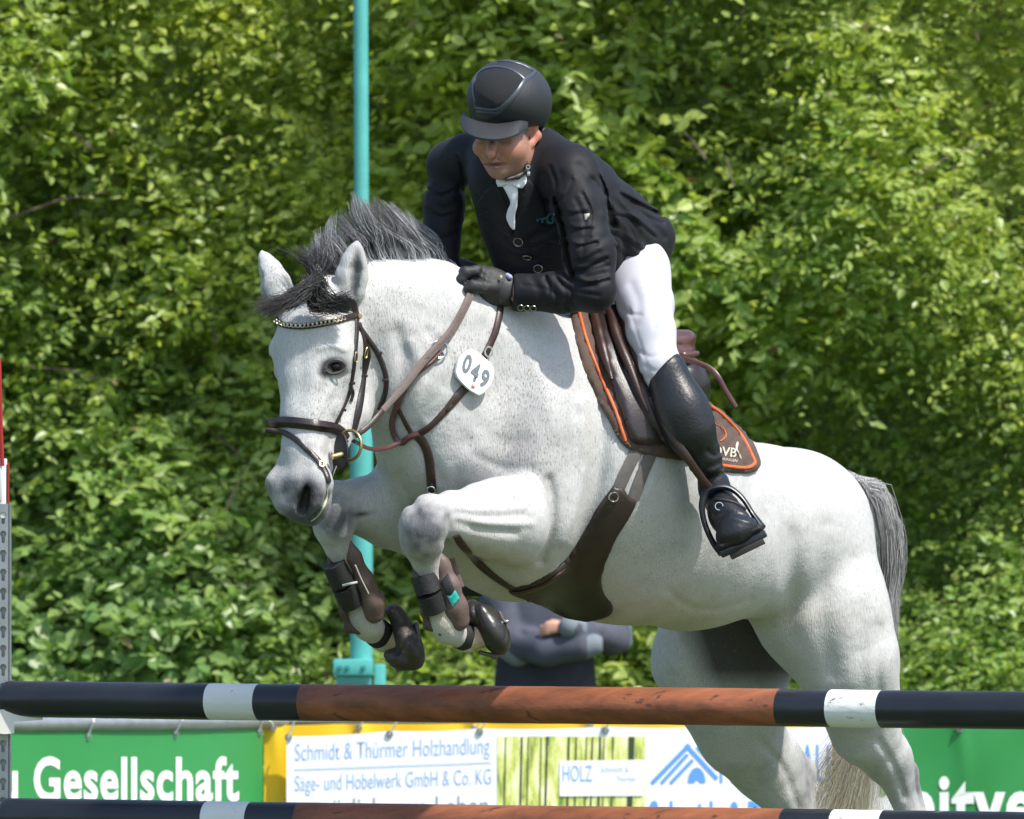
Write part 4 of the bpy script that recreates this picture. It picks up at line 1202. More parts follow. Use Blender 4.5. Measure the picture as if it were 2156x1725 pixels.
def coat_material():
    m = bpy.data.materials.new('grey_coat'); m.use_nodes = True; t = m.node_tree; L = t.links.new
    b = t.nodes['Principled BSDF']; b.inputs['Roughness'].default_value = .62; b.inputs['Specular IOR Level'].default_value = .35
    b.inputs['Sheen Weight'].default_value = .15; b.inputs['Sheen Roughness'].default_value = .4
    a = t.nodes.new('ShaderNodeAttribute'); a.attribute_name = 'col'
    tc = t.nodes.new('ShaderNodeTexCoord')
    mp = t.nodes.new('ShaderNodeMapping'); mp.inputs['Rotation'].default_value = (0, .5, 0); mp.inputs['Scale'].default_value = (1, 1, .42)
    L(tc.outputs['Object'], mp.inputs[0])
    # flea-bitten flecks, thicker in some places than in others
    n = t.nodes.new('ShaderNodeTexNoise'); n.inputs['Scale'].default_value = 270; n.inputs['Detail'].default_value = 2; L(mp.outputs[0], n.inputs['Vector'])
    big = t.nodes.new('ShaderNodeTexNoise'); big.inputs['Scale'].default_value = 7; big.inputs['Detail'].default_value = 3; L(tc.outputs['Object'], big.inputs['Vector'])
    sp = t.nodes.new('ShaderNodeAttribute'); sp.attribute_name = 'fleck'
    th = t.nodes.new('ShaderNodeMath'); th.operation = 'MULTIPLY_ADD'; L(big.outputs['Fac'], th.inputs[0]); th.inputs[1].default_value = -.20; th.inputs[2].default_value = .755
    th2 = t.nodes.new('ShaderNodeMath'); th2.operation = 'SUBTRACT'; L(th.outputs[0], th2.inputs[0]); 
    s1 = t.nodes.new('ShaderNodeMath'); s1.operation = 'MULTIPLY'; L(sp.outputs['Fac'], s1.inputs[0]); s1.inputs[1].default_value = .10; L(s1.outputs[0], th2.inputs[1])
    d = t.nodes.new('ShaderNodeMath'); d.operation = 'SUBTRACT'; L(n.outputs['Fac'], d.inputs[0]); L(th2.outputs[0], d.inputs[1])
    r = t.nodes.new('ShaderNodeMapRange'); r.inputs[1].default_value = 0; r.inputs[2].default_value = .05; r.inputs[4].default_value = .6; L(d.outputs[0], r.inputs[0])
    mx = t.nodes.new('ShaderNodeMix'); mx.data_type = 'RGBA'; L(r.outputs[0], mx.inputs[0]); L(a.outputs['Color'], mx.inputs[6]); mx.inputs[7].default_value = (.22, .14, .11, 1)
    # fine hair
    mp2 = t.nodes.new('ShaderNodeMapping'); mp2.inputs['Rotation'].default_value = (0, .7, 0); mp2.inputs['Scale'].default_value = (1, 1, .13)
    L(tc.outputs['Object'], mp2.inputs[0])
    h = t.nodes.new('ShaderNodeTexNoise'); h.inputs['Scale'].default_value = 330; h.inputs['Detail'].default_value = 3; L(mp2.outputs[0], h.inputs['Vector'])
    hr = t.nodes.new('ShaderNodeMapRange'); hr.inputs[1].default_value = .3; hr.inputs[2].default_value = .7; hr.inputs[3].default_value = .86; hr.inputs[4].default_value = 1.10; L(h.outputs['Fac'], hr.inputs[0])
    m2 = t.nodes.new('ShaderNodeMix'); m2.data_type = 'RGBA'; m2.blend_type = 'MULTIPLY'; m2.inputs[0].default_value = 1
    L(mx.outputs[2], m2.inputs[6]); L(hr.outputs[0], m2.inputs[7]); L(m2.outputs[2], b.inputs['Base Color'])
    mid = t.nodes.new('ShaderNodeTexNoise'); mid.inputs['Scale'].default_value = 28; mid.inputs['Detail'].default_value = 3; L(tc.outputs['Object'], mid.inputs['Vector'])
    ad = t.nodes.new('ShaderNodeMath'); ad.operation = 'MULTIPLY_ADD'; L(mid.outputs['Fac'], ad.inputs[0]); ad.inputs[1].default_value = 1.6; L(h.outputs['Fac'], ad.inputs[2])
    bp = t.nodes.new('ShaderNodeBump'); bp.inputs['Strength'].default_value = .5; bp.inputs['Distance'].default_value = .0035
    L(ad.outputs[0], bp.inputs['Height']); L(bp.outputs[0], b.inputs['Normal'])
    return m

V, Q = sdf_mesh(hprims, .0046, 'horse', 1)
hme = new_mesh('horse', V, Q)
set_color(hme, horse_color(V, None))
u_, v_ = to_uv(V)
fl = blotch(u_, v_, 700, 850, 70, 90, 1) + blotch(u_, v_, 840, 640, 80, 60, .8) + blotch(u_, v_, 920, 720, 120, 70, .45) + blotch(u_, v_, 1080, 830, 140, 110, .85) + blotch(u_, v_, 1120, 960, 90, 60, 1.1) + blotch(u_, v_, 570, 760, 20, 90, .6) + .0 + blotch(u_, v_, 600, 590, 50, 50, .6) + blotch(u_, v_, 1400, 1050, 90, 90, .4)
fl = np.where(v_ > 1250, 0, fl)
set_color(hme, np.repeat(np.clip(fl, 0, 1)[:, None], 3, 1), 'fleck')
COAT = coat_material()
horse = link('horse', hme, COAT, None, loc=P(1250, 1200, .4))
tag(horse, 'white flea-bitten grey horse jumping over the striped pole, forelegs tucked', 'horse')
HB = bvh_of(horse)

# eyes
EYE = mat('horse_eye', (.012, .009, .008), .12, spec=.3)
for a_ in (1, -1):
    c = P(708, 772, -.391) if a_ == 1 else P(*HP(a_ * 70, -46, 770))
    mb = MB()
    bm = bmesh.new(); bmesh.ops.create_icosphere(bm, subdivisions=3, radius=.0158); 
    for q in bm.verts: q.co.z *= .88
    bm.verts.index_update()
    mb.add([c + q.co for q in bm.verts], [[x.index for x in f.verts] for f in bm.faces]); bm.free()
    mb.build('eye', EYE, horse)
    # eyelids
    LID = mat('eyelid', (.055, .052, .054), .6)
    if a_ == 1:
        lid = MB()
        for crv in ([(684, 777), (691, 765), (706, 758), (721, 762), (729, 772)], [(686, 781), (698, 787), (715, 784), (728, 775)]):
            pts, nn = on_surf(HB, crv, 14, .001)
            pts = [Vector((p.x, min(p.y, c.y - .013) , p.z)) for p in pts]
            lid.tube(pts, list(np.interp(np.linspace(0, 1, 14), [0, .5, 1], [.002, .0075 if crv[0][1] == 777 else .0045, .002])), 8)
        lid.build('eyelid', LID, horse)

_p, _n = on_surf(HB, [(690, 1028), (688, 1048), (680, 1070), (668, 1088), (655, 1098)], 16, .000)
_mb = MB(); _mb.tube(_p, list(np.interp(np.linspace(0, 1, 16), [0, .4, .7, 1], [.001, .0038, .0026, .001])), 7)
_mb.build('foam', mat('mouth_foam', (.50, .52, .34), .5, var=.3, vscale=120, bump=.5, bscale=400), horse)
# mane: strands rooted on the crest, blown up and back
HAIR = mat('horse_hair', attr='col', rough=.45, spec=.5)
def strands(n, root_fn, guide_fn, m=9):
    out = []
    for i in range(n):
        out.append(guide_fn(*root_fn(i)))
    return np.array(out)
crest = catmull([(672, 628), (720, 590), (770, 566), (830, 552), (890, 551), (935, 558), (965, 572)], 60)
tipv = lambda u: np.interp(u, [600, 640, 680, 700, 725, 745, 765, 800, 850, 880, 900, 930], [560, 512, 492, 470, 452, 416, 420, 436, 450, 468, 500, 540])
ms, mw, mc = [], [], []
clump = rng.uniform(0, 1, 90)
for i in range(4600):
    t = rng.uniform(0, 1) ** .9
    ci = int(t * 30 + rng.normal() * .22) % 90; cc0 = (int(t * 30) + .5) / 30; t = t + (cc0 - t) * .35
    q = crest[min(59, int(t * 59))]
    ru, rv = q[0] + rng.normal() * 4, q[1] + rng.uniform(0, 10)
    dd = np.interp(ru, [670, 750, 880, 965], [-.24, -.21, -.13, -.04]) + rng.normal() * .02
    cr = clump[ci]
    tu = ru - np.interp(t, [0, .4, .7, 1], [28, 50, 75, 70]) + (cr - .5) * 50 + rng.normal() * 2.6
    L_ = rng.uniform(.75, 1.0) * (.66 + .48 * clump[(ci * 7) % 90])
    tv = tipv(tu) * 1.0
    tv = rv + (tv - rv) * L_ - 4
    wob = 15 * math.sin(ci * 2.1) + rng.normal() * 2
    ctrl = [(ru, rv), (ru - 16 - wob * .5, rv + (tv - rv) * .33), (ru * .45 + tu * .55 + wob, rv + (tv - rv) * .66), (tu + wob * .2, tv)]
    c = catmull(ctrl, 9)
    dt = dd + rng.normal() * .02
    ms.append([tuple(P(c[j][0], c[j][1], dd + (dt - dd) * j / 8 - .03 * math.sin(math.pi * j / 8))) for j in range(9)])
    mw.append(rng.uniform(.0008, .0016))
    base = rng.choice([.035, .07, .14, .28, .42], p=[.22, .26, .24, .18, .10]) * (.35 + 1.25 * clump[(ci * 3) % 90])
    lightroot = .55 if t > .35 else .25
    cc = [[(base * (.45 + .55 * min(1, j / 5)) + lightroot * max(0, 1 - j / 3.2)) * s_ for s_ in (.97, 1, 1.05)] for j in range(9)]
    mc.append(cc)
me = hair_mesh(ms, mw, mc, 'mane'); mane = link('mane', me, HAIR, horse)
# forelock
ms, mw, mc = [], [], []
for i in range(1500):
    k_ = rng.uniform()
    r0 = (664 + rng.normal() * 9, 592 + rng.normal() * 8)
    if k_ < .42:                                     # swept to the left in the wind
        e = (562 + rng.normal() * 18, 652 + rng.normal() * 14); m1 = (622 + rng.normal() * 8, 625 + rng.normal() * 8)
        d0, d1 = -.42, -.50
    elif k_ < .88:                                   # across the forehead
        e = (738 + rng.normal() * 6, 640 + rng.normal() * 13); m1 = (672 + rng.normal() * 16, 636 + rng.normal() * 10)
        d0, d1 = -.42, -.43
        m1 = (650 + abs(rng.normal()) * 26, 640 + rng.normal() * 9)
    else:                                            # standing up
        e = (640 + rng.normal() * 26, 510 + abs(rng.normal()) * 26); m1 = (655 + rng.normal() * 8, 560)
        d0, d1 = -.36, -.34
    c = catmull([r0, m1, e], 8)
    jit = rng.normal() * .008
    pts = []
    for j in range(8):
        d = d0 + (d1 - d0) * j / 7 + jit
        h, nn = cast(HB, c[j][0], c[j][1])
        if h is not None: d = min(d, h.y - .006 - abs(jit))
        pts.append(tuple(P(c[j][0], c[j][1], d)))
    ms.append(pts); mw.append(rng.uniform(.0009, .0017))
    b_ = rng.choice([.006, .014, .035], p=[.55, .33, .12]); mc.append([[b_, b_, b_ * 1.1]] * 8)
me = hair_mesh(ms, mw, mc, 'forelock'); link('forelock', me, HAIR, horse)
# tail
ms, mw, mc = [], [], []
for i in range(3600):
    o = rng.normal(); q = rng.uniform(.25, 1.0)
    s0 = rng.uniform(0, 1)
    st_ = (1762 + 62 * s0, 1004 + 18 * s0 ** 2 + rng.normal() * 5)
    w_ = rng.normal() * 13; ln = rng.uniform(.55, 1)
    low = rng.uniform() < .42
    if low:
        ctrl = [st_, (1838 + w_ * .8, 1040 - w_ * .6), (1858 + w_ * 1.1, 1120), (1862 + w_, 1200), (1846 + w_, 1300), (1840 + w_ * .9, 1450), (1815 + w_ * 2.2, 1570), (1778 + w_ * 3.6, 1690 + rng.normal() * 40), (1740 + w_ * 4.5, 1800 + rng.normal() * 40)]
    else:
        ctrl = [st_, (1832 + w_ * .9, 1030 + abs(w_)), (1858 + w_ * 1.1, 1105), (1868 + w_ * .9, 1180 + rng.normal() * 20), (1874 + w_ * .5 , 1225 + rng.normal() * 30), (1878 + w_ * .4, 1270 + abs(rng.normal()) * 45)]
    c = catmull(ctrl, 14)
    d0 = 1.02 + rng.normal() * .02
    wv_ = rng.uniform(0, 6.28)
    ms.append([tuple(P(c[j][0] + 5 * math.sin(int(wv_ * 3) + j * .8) * j / 13, c[j][1], d0 + .22 * min(1, j / 5) + rng.normal() * .002)) for j in range(14)])
    mw.append(rng.uniform(.0007, .0014))
    b_ = rng.choice([.09, .24, .45, .60], p=[.25, .25, .28, .22])
    cols = []
    for j in range(14):
        f = j / 13
        if low: g_ = np.interp(f, [0, .1, .25, .5, .7, 1], [.5, .35, b_, b_, .5, .55]); cc = [g_, g_ * np.interp(f, [0, .5, .7], [1, 1, .93]), g_ * np.interp(f, [0, .5, .75], [1, 1.0, .74])]
        else: g_ = np.interp(f, [0, .12, .35, 1], [.6, .45, b_, b_]); cc = [g_, g_, g_ * 1.03]
        cols.append(cc)
    mc.append(cols)
me = hair_mesh(ms, mw, mc, 'tail'); link('tail', me, HAIR, horse)
# ------------------------------------------------------------------ tack: every piece lies on the horse or hangs from it
LB = mat('dark_leather', (.017, .010, .009), .36, var=.25, vscale=30, bump=.2, bscale=300, spec=.6)
LBR = mat('brown_leather', (.036, .016, .012), .42, var=.3, vscale=30, bump=.2, bscale=300, spec=.6)
LRED = mat('red_brown_leather', (.080, .032, .027), .36, var=.25, vscale=18, spec=.6)
RUB = mat('rubber_rein', (.14, .105, .095), .7, var=.15, vscale=60, bump=.4, bscale=400)
BRASS = mat('brass', (.50, .38, .17), .38, metal=1)
SILV = mat('silver_metal', (.62, .62, .62), .22, metal=1)
BLK = mat('black_rubber', (.014, .014, .015), .65, var=.3, vscale=30, bump=.3, bscale=150)
NEO = mat('brown_boot_shell', (.115, .075, .065), .55, var=.25, vscale=40, bump=.2, bscale=200, wear=((.22, .17, .14), .66, 30, (1, 1, 1)))

def hstrap(root, name, uv, wpx, m=LB, bvh=None, off=.003, th=.0045, n=26, smooth=6, domed=.3, wl=None):
    pts, nn = on_surf(bvh or HB, uv, n, off, smooth)
    w_ = wpx / S if wl is None else [x / S for x in np.interp(np.linspace(0, 1, n), np.linspace(0, 1, len(wl)), wl)]
    mb = MB(); strap(mb, pts, nn, w_, th, domed); return mb.build(name, m, root)
def fstrap(root, name, uvd, wpx, m=LB, th=.0045, n=26, nrm=(0, -1, 0)):
    c = catmull(uvd, n); pts = [P(*q) for q in c]
    mb = MB(); strap(mb, pts, [Vector(nrm)] * n, wpx / S, th, .3); return mb.build(name, m, root)
def sd(u, v, bvh=None):
    h, nn = cast(bvh or HB, u, v)
    return (h.y if h is not None else 0.0), (nn if nn is not None else Vector((0, -1, 0)))

br = empty('bridle', P(690, 820, -.45), "dark leather bridle with brass chain browband on the horse's head", 'bridle')
# browband with chain
CHN = mat('pale_brass', (.55, .49, .36), .30, metal=1)
uvb = [(583, 676), (600, 685), (640, 688), (690, 681), (737, 668)]
hstrap(br, 'browband', uvb + [(750, 664)], 13, LB, off=.003)
pts, nn = on_surf(HB, [(585, 678), (600, 685), (640, 688), (690, 681), (728, 671)], 19, .0085)
for i in range(18):
    p = pts[i]; T = (pts[i + 1] - p).normalized()
    mb = MB(); mb.ring(p, nn[i], .0052, .0016, 14, 6, up=T); mb.box(p + T * .005, (.0022, .0018, .0042))
    mb.build('chain_link', CHN, br)
hstrap(br, 'headpiece', [(738, 628), (746, 648), (752, 672)], 15)
y_, n_ = sd(752, 668); mb = MB(); mb.disc(P(752, 668, y_) + n_ * .010, n_, .007, .005); mb.build('rosette', BRASS, br)
hstrap(br, 'cheekpiece', [(750, 668), (750, 700), (745, 765), (738, 812), (733, 832), (720, 862), (706, 892)], 12)
hstrap(br, 'cheekpiece', [(755, 680), (766, 716), (766, 760), (766, 790), (760, 832), (753, 871), (744, 908)], 11, wl=[10, 10, 10, 10, 15, 16, 13])
hstrap(br, 'throatlash', [(757, 690), (775, 715), (792, 738), (805, 766), (813, 794), (812, 824), (800, 862)], 11)
hstrap(br, 'strap_end', [(768, 720), (776, 745), (772, 770), (767, 788)], 8)
hstrap(br, 'strap_end', [(738, 815), (742, 828), (738, 845)], 7)
hstrap(br, 'noseband', [(568, 894), (585, 890), (610, 889), (668, 896), (703, 902), (720, 912), (728, 924)], 23, LB, th=.009, domed=.9, off=.003)
hstrap(br, 'flash_strap', [(562, 906), (580, 909), (598, 911), (624, 926), (646, 947), (668, 969), (685, 995), (692, 1017)], 12, off=.004)
for (u, v, ru, rv, ang) in ((744, 752, 5, 11, 0), (765, 742, 6, 12, 5), (676, 981, 5, 7, -40)):
    y_, n_ = sd(u, v); mb = MB(); mb.ring(P(u, v, y_) + n_ * .009, n_, rv / S, .0016, 16, 6, ratio=ru / rv); mb.build('buckle', BRASS, br)
for (u, v, w_, a) in ((738, 806, 9, 0), (766, 792, 8, 0), (650, 951, 9, 45), (799, 744, 8, -30), (812, 800, 8, 0), (720, 862, 8, 20)):
    y_, n_ = sd(u, v); mb = MB(); R_ = Matrix.Rotation(math.radians(a), 3, 'Y'); mb.box(P(u, v, y_) + n_ * .004, (w_ * .8 / S, .004, 3.0 / S), R_, bev=.001); mb.build('keeper', LB, br)
# chin strap behind the mouth
fstrap(br, 'chin_strap', [(728, 925, -.40), (712, 955, -.385), (698, 985, -.375), (690, 1012, -.385)], 15, BLK)
bit = empty('bit', P(735, 940, -.42), "brass ring bit with black guard at the horse's mouth", 'bit')
mb = MB(); mb.ring(P(736, 938, -.425), (-.62, -.78, .05), .039, .0042, 36, 10); mb.build('ring', BRASS, bit)
mb = MB(); mb.ring(P(612, 965, -.345), (-.8, -.5, .05), .036, .0042, 36, 10); mb.build('ring', BRASS, bit)
mb = MB(); mb.tube([P(722, 957, -.44), P(700, 962, -.45)], [.009, .007], 12); mb.build('mouthpiece', BRASS, bit)
mb = MB(); mb.disc(P(718, 950, -.432), (-.85, -.5, .0), .047, .005, 30, ratio=.75, up=(0, 0, 1)); mb.build('bit_guard', BLK, bit)

rein = empty('rein', P(880, 780, -.2), "near side rubber rein from the brass bit ring to the rider's glove", 'rein')
rpts = [(748, 918), (770, 903), (788, 885), (806, 864), (849, 816), (884, 770), (922, 728), (948, 700), (975, 655), (993, 616)]
c = catmull(rpts, 40)
ds = []
for i, (u, v) in enumerate(c):
    y_, _n = sd(u, v); ds.append(min(y_ - .012, np.interp(i, [0, 39], [-.44, -.20])))
ds[0] = -.43
for _ in range(12):
    ds = [ds[0]] + [min(ds[i], .5 * ds[i] + .25 * (ds[i - 1] + ds[i + 1])) for i in range(1, 39)] + [-.205]
pp = [P(c[i][0], c[i][1], ds[i]) for i in range(40)]
nv = Vector((.35, -.93, .1))
mb = MB(); strap(mb, pp[:9], [nv] * 9, .014, .0045); mb.build('leather_end', LBR, rein)
mb = MB(); strap(mb, pp[8:], [nv] * 32, [.016 + .005 * min(1, i / 12) for i in range(32)], .005, .1); mb.build('rubber_grip', RUB, rein)
mb = MB()
for i in range(20, 38, 1): pass
for s_ in (-1, 0, 1):
    mb.tube([p + Vector((.93, .35, .25)).normalized() * s_ * .0055 + nv * .0034 for p in pp[22:]], .0012, 5)
mb.build('stitched_ribs', RUB, rein)
rf = fstrap(None, 'rein', [(614, 960, -.335), (640, 890, -.22), (700, 800, -.03), (790, 700, .08), (900, 620, .10), (945, 590, .09)], 16, RUB)
tag(rf, "off side rein running behind the horse's neck to the far glove", 'rein')

bp_ = empty('breastplate', P(880, 915, -.2), 'brown leather breastplate and martingale straps across the chest and neck', 'breastplate')
hstrap(bp_, 'neck_strap', [(1054, 640), (1050, 668), (1042, 700), (1028, 732), (1018, 752)], 14, LBR, wl=[15, 15, 15, 17], th=.006)
hstrap(bp_, 'neck_strap', [(985, 812), (965, 832), (935, 868), (906, 898), (882, 914)], 15, LBR, wl=[20, 19, 14, 13, 14], th=.006)
hstrap(bp_, 'chest_strap', [(876, 914), (893, 934), (903, 962), (907, 1000), (910, 1034)], 19, LBR, off=.004, th=.006)
hstrap(bp_, 'martingale_strap', [(925, 742), (900, 766), (872, 792), (853, 822), (838, 858), (829, 893), (836, 921), (849, 930), (864, 918), (882, 911)], 13, LRED, off=.010, th=.008, domed=.9, n=40)
hstrap(bp_, 'off_side_strap', [(829, 842), (838, 858), (848, 878), (858, 898), (868, 914)], 10, LBR)
cc = catmull([(744, 930, -.43), (772, 945, -.36), (799, 947, -.28), (836, 935, -.23), (873, 913, -.235)], 24)
mb = MB(); strap(mb, [P(*q) for q in cc], [Vector((0, -.6, .8))] * 24, .012, .008, .9); mb.build('martingale_strap', LRED, bp_)
hstrap(bp_, 'girth_strap', [(960, 1126), (976, 1150), (1005, 1182), (1042, 1214), (1090, 1246)], 18, LBR, off=.004, th=.006, wl=[15, 20, 21, 21, 20])
y_, n_ = sd(925, 737); mb = MB(); mb.ring(P(925, 736, y_ - .016), (.3, -.95, .1), .0225, .0027, 30, 8); mb.build('ring', SILV, bp_)
y_, n_ = sd(1020, 748); mb = MB(); mb.ring(P(1023, 741, y_) + n_ * .012, n_, .013, .0022, 20, 6); mb.build('buckle', SILV, bp_)
y_, n_ = sd(910, 1026); mb = MB(); mb.ring(P(909, 1027, y_) + n_ * .010, n_, .013, .0022, 20, 6, ratio=.8); mb.build('buckle', SILV, bp_)
y_, n_ = sd(944, 860); mb = MB(); mb.box(P(944, 858, y_) + n_ * .008, (.010, .004, .004), Matrix.Rotation(math.radians(-45), 3, 'Y'), bev=.001); mb.build('keeper', LBR, bp_)

def text_affine(s, o, r, up, dfun, m, root, name='lettering', bold=0.0):
    """print text: o = picture position of the baseline start, r = full width vector, up = cap height vector"""
    cu = bpy.data.curves.new('t', 'FONT'); cu.body = s; cu.size = 1; cu.offset = bold; cu.resolution_u = 4
    ob = bpy.data.objects.new('t', cu); COL.objects.link(ob); dg = bpy.context.evaluated_depsgraph_get()
    me = bpy.data.meshes.new_from_object(ob.evaluated_get(dg)); bpy.data.objects.remove(ob); bpy.data.curves.remove(cu)
    x0 = min(v.co.x for v in me.vertices); x1 = max(v.co.x for v in me.vertices); cap = .70
    for v in me.vertices:
        t = (v.co.x - x0) / (x1 - x0); h = v.co.y / cap
        u = o[0] + r[0] * t + up[0] * h; w_ = o[1] + r[1] * t + up[1] * h
        v.co = P(u, w_, dfun(u, w_))
    me.materials.clear(); me.update()
    return link(name, me, m, root)

# number plate 049
pl = empty('number_plate', P(1000, 784, -.2), 'oval white plate with start number 049 hanging at the neck', 'number plate')
y_, n_ = sd(1000, 784); plN = (n_ + Vector((.1, -.5, .1))).normalized(); plC = P(1000, 784, y_) + n_ * .022
def pd(u, v):       # depth of the plate's face under a picture point
    d0 = plC.y - .0065
    for _ in range(3):
        q = P(u, v, d0); d0 = plC.y - .0045 - (plN.x * (q.x - plC.x) + plN.z * (q.z - plC.z)) / plN.y
    return d0
po = catmull([(960, 782), (966, 760), (977, 745), (991, 737), (1008, 745), (1023, 758), (1034, 768), (1039, 783), (1035, 803), (1024, 821), (1010, 831), (1000, 827), (986, 818), (966, 797), (960, 782)], 60)[:-1]
mb = MB(); f_ = [P(u, v, pd(u, v)) for u, v in po]; m1 = [P(1000 + (u - 1000) * 1.04, 784 + (v - 784) * 1.04, pd(u, v) + .004) for u, v in po]; b_ = [p - plN * .010 for p in f_]
n = len(po); mb.add(f_ + m1 + b_, [list(range(n)), [2 * n + i for i in range(n)][::-1]] + [[i, n + i, n + (i + 1) % n, (i + 1) % n] for i in range(n)] + [[n + i, 2 * n + i, 2 * n + (i + 1) % n, n + (i + 1) % n] for i in range(n)])
mb.build('plate', mat('plate_white', (.74, .78, .80), .3), pl)
for ch, o in (('0', (971, 777)), ('4', (988, 794)), ('9', (1008, 808))):
    text_affine(ch, o, (15, 11), (11, -34) if ch != '9' else (11, -33), lambda u, v: pd(u, v) - .002, mat('plate_grey', (.16, .18, .20), .5), pl, 'digit', bold=.03)
text_affine('-', (964, 785), (48, 40), (4, -4), lambda u, v: pd(u, v) - .002, MATS['plate_grey'], pl, 'line')
mb = MB(); mb.tube([P(993, 812, pd(993, 812) - .001), P(999, 815, pd(999, 815) - .001)], .004, 8); mb.build('red_mark', mat('pink_sticker', (.75, .30, .25), .5), pl)

# saddle pad
PADM = mat('brown_quilt', (.085, .055, .043), .85, var=.15, vscale=60, bump=.3, bscale=400)
ORG = mat('orange_piping', (.66, .13, .03), .5, bump=.3, bscale=500)
pad = empty('saddle_pad', P(1400, 900, .1), 'brown quilted saddle pad with orange piping and white club lettering', 'saddle pad')
quilt = lambda u, v: -.0035 * (math.exp(-((((u * .7 + v * .7) % 26) - 13) / 2.6) ** 2) + math.exp(-((((u * .7 - v * .7) % 26) - 13) / 2.6) ** 2))
patch('pad', [(1198, 652), (1214, 730), (1232, 790), (1256, 838), (1278, 880), (1316, 941), (1384, 962), (1445, 971), (1490, 984), (1526, 994), (1569, 998), (1592, 990), (1599, 976), (1586, 944), (1565, 913), (1522, 868), (1489, 846), (1440, 800), (1400, 750), (1350, 700), (1300, 660), (1250, 650)], HB, .004, .012, PADM, pad, 6, 10, relief=quilt)
PB = bvh_of(*[o for o in pad.children if o.name.startswith('pad')])
def piping(uv, r, n):
    pts, nn = on_surf(PB, uv, n, .001, 3)
    mb = MB(); mb.tube(pts, r, 8); mb.build('piping', ORG, pad)
piping([(1219, 656), (1236, 719), (1264, 791), (1294, 860), (1317, 929)], .0042, 40)
piping([(1487, 850), (1521, 874), (1561, 918), (1584, 962), (1588, 976), (1570, 985), (1524, 981), (1494, 975)], .0046, 50)
text_affine('DVB', (1502, 957), (48, 6), (2, -19), lambda u, v: sd(u, v, PB)[0] - .003, mat('cream_thread', (.55, .50, .42), .7), pad, bold=.01)
pts, nn = on_surf(PB, [(1552, 932), (1549, 945), (1554, 956), (1559, 968)], 10, .002); mb = MB(); mb.tube(pts, [.002, .004, .004, .003, .003, .003, .002, .003, .003, .001], 6); mb.build('emblem', MATS['cream_thread'], pad)
pts, nn = on_surf(PB, [(1504, 892), (1522, 903), (1528, 918), (1516, 930)], 12, .001); mb = MB(); mb.tube(pts, .0018, 6); mb.build('piping', ORG, pad)
text_affine('THÜRINGEN', (1506, 967), (46, 6), (.5, -5.5), lambda u, v: sd(u, v, PB)[0] - .003, MATS['cream_thread'], pad)

# saddle
sdl = empty('saddle', P(1350, 750, .2), 'dark brown leather jumping saddle with reddish cantle under the rider', 'saddle')
patch('flap', [(1238, 652), (1256, 700), (1276, 780), (1300, 850), (1326, 925), (1350, 936), (1398, 938), (1440, 955), (1470, 930), (1478, 880), (1450, 830), (1430, 780), (1390, 720), (1330, 665), (1290, 645)], HB, .020, .012, LB, sdl, 7, 14)
patch('outer_flap', [(1270, 648), (1284, 712), (1312, 790), (1342, 855), (1384, 925), (1412, 944), (1440, 930), (1430, 870), (1405, 800), (1365, 730), (1330, 665), (1300, 645)], HB, .034, .012, mat('flap_leather', (.035, .018, .015), .42, var=.3, vscale=14, spec=.5), sdl, 7, 14)
FB = bvh_of(*[o for o in sdl.children])
for uv, r in (([(1250, 652), (1262, 700), (1276, 755), (1290, 800)], [.010, .014, .013, .004]), ([(1285, 656), (1300, 712), (1328, 780), (1352, 840), (1366, 868)], [.012, .014, .013, .009, .003]), ([(1302, 650), (1322, 712), (1346, 775), (1362, 812)], [.008, .010, .008, .003])):
    pts, nn = on_surf(FB, uv, 20, .003); rr = np.interp(np.linspace(0, 1, 20), np.linspace(0, 1, len(r)), r)
    mb = MB(); mb.tube(pts, list(rr), 10); mb.build('knee_roll', LBR, sdl)
blob('seat', chain([(1240, 640, .22, 30), (1300, 690, .27, 32), (1370, 735, .33, 34), (1425, 745, .38, 36)], 2.2, .04) + chain([(1412, 716, .36, 22), (1446, 714, .38, 20)], 3.5, .02) + chain([(1414, 742, .36, 22), (1440, 742, .38, 21)], 3.5, .02) + [Groove([(1400, 722), (1440, 730), (1470, 726)], 5, .003)], .007, LRED, sdl)
blob('panel', chain([(1250, 700, .26, 44), (1340, 790, .34, 46), (1440, 795, .38, 38), (1458, 820, .38, 26), (1468, 850, .38, 18)], 1.8, .05), .008, LB, sdl)
blob('cantle_welt', chain([(1412, 742, .25, 6), (1440, 748, .25, 7), (1468, 744, .30, 6)], 1, .01), .004, LRED, sdl)
fstrap(sdl, 'loose_strap', [(1436, 755, .20), (1462, 762, .19), (1492, 775, .18), (1512, 795, .17), (1528, 824, .17), (1549, 858, .17)], 12, LRED, th=.004)
mb = MB()
for q in ((1455, 760), (1470, 765), (1484, 771)): mb.disc(P(q[0], q[1], .178), (0, -1, 0), .0022, .004, 8)
mb.build('strap_hole', BLK, sdl)
fstrap(sdl, 'stirrup_leather', [(1372, 836, -.07), (1400, 888, -.105), (1438, 950, -.115), (1476, 1006, -.08), (1502, 1036, -.045)], 17, LBR, th=.006)

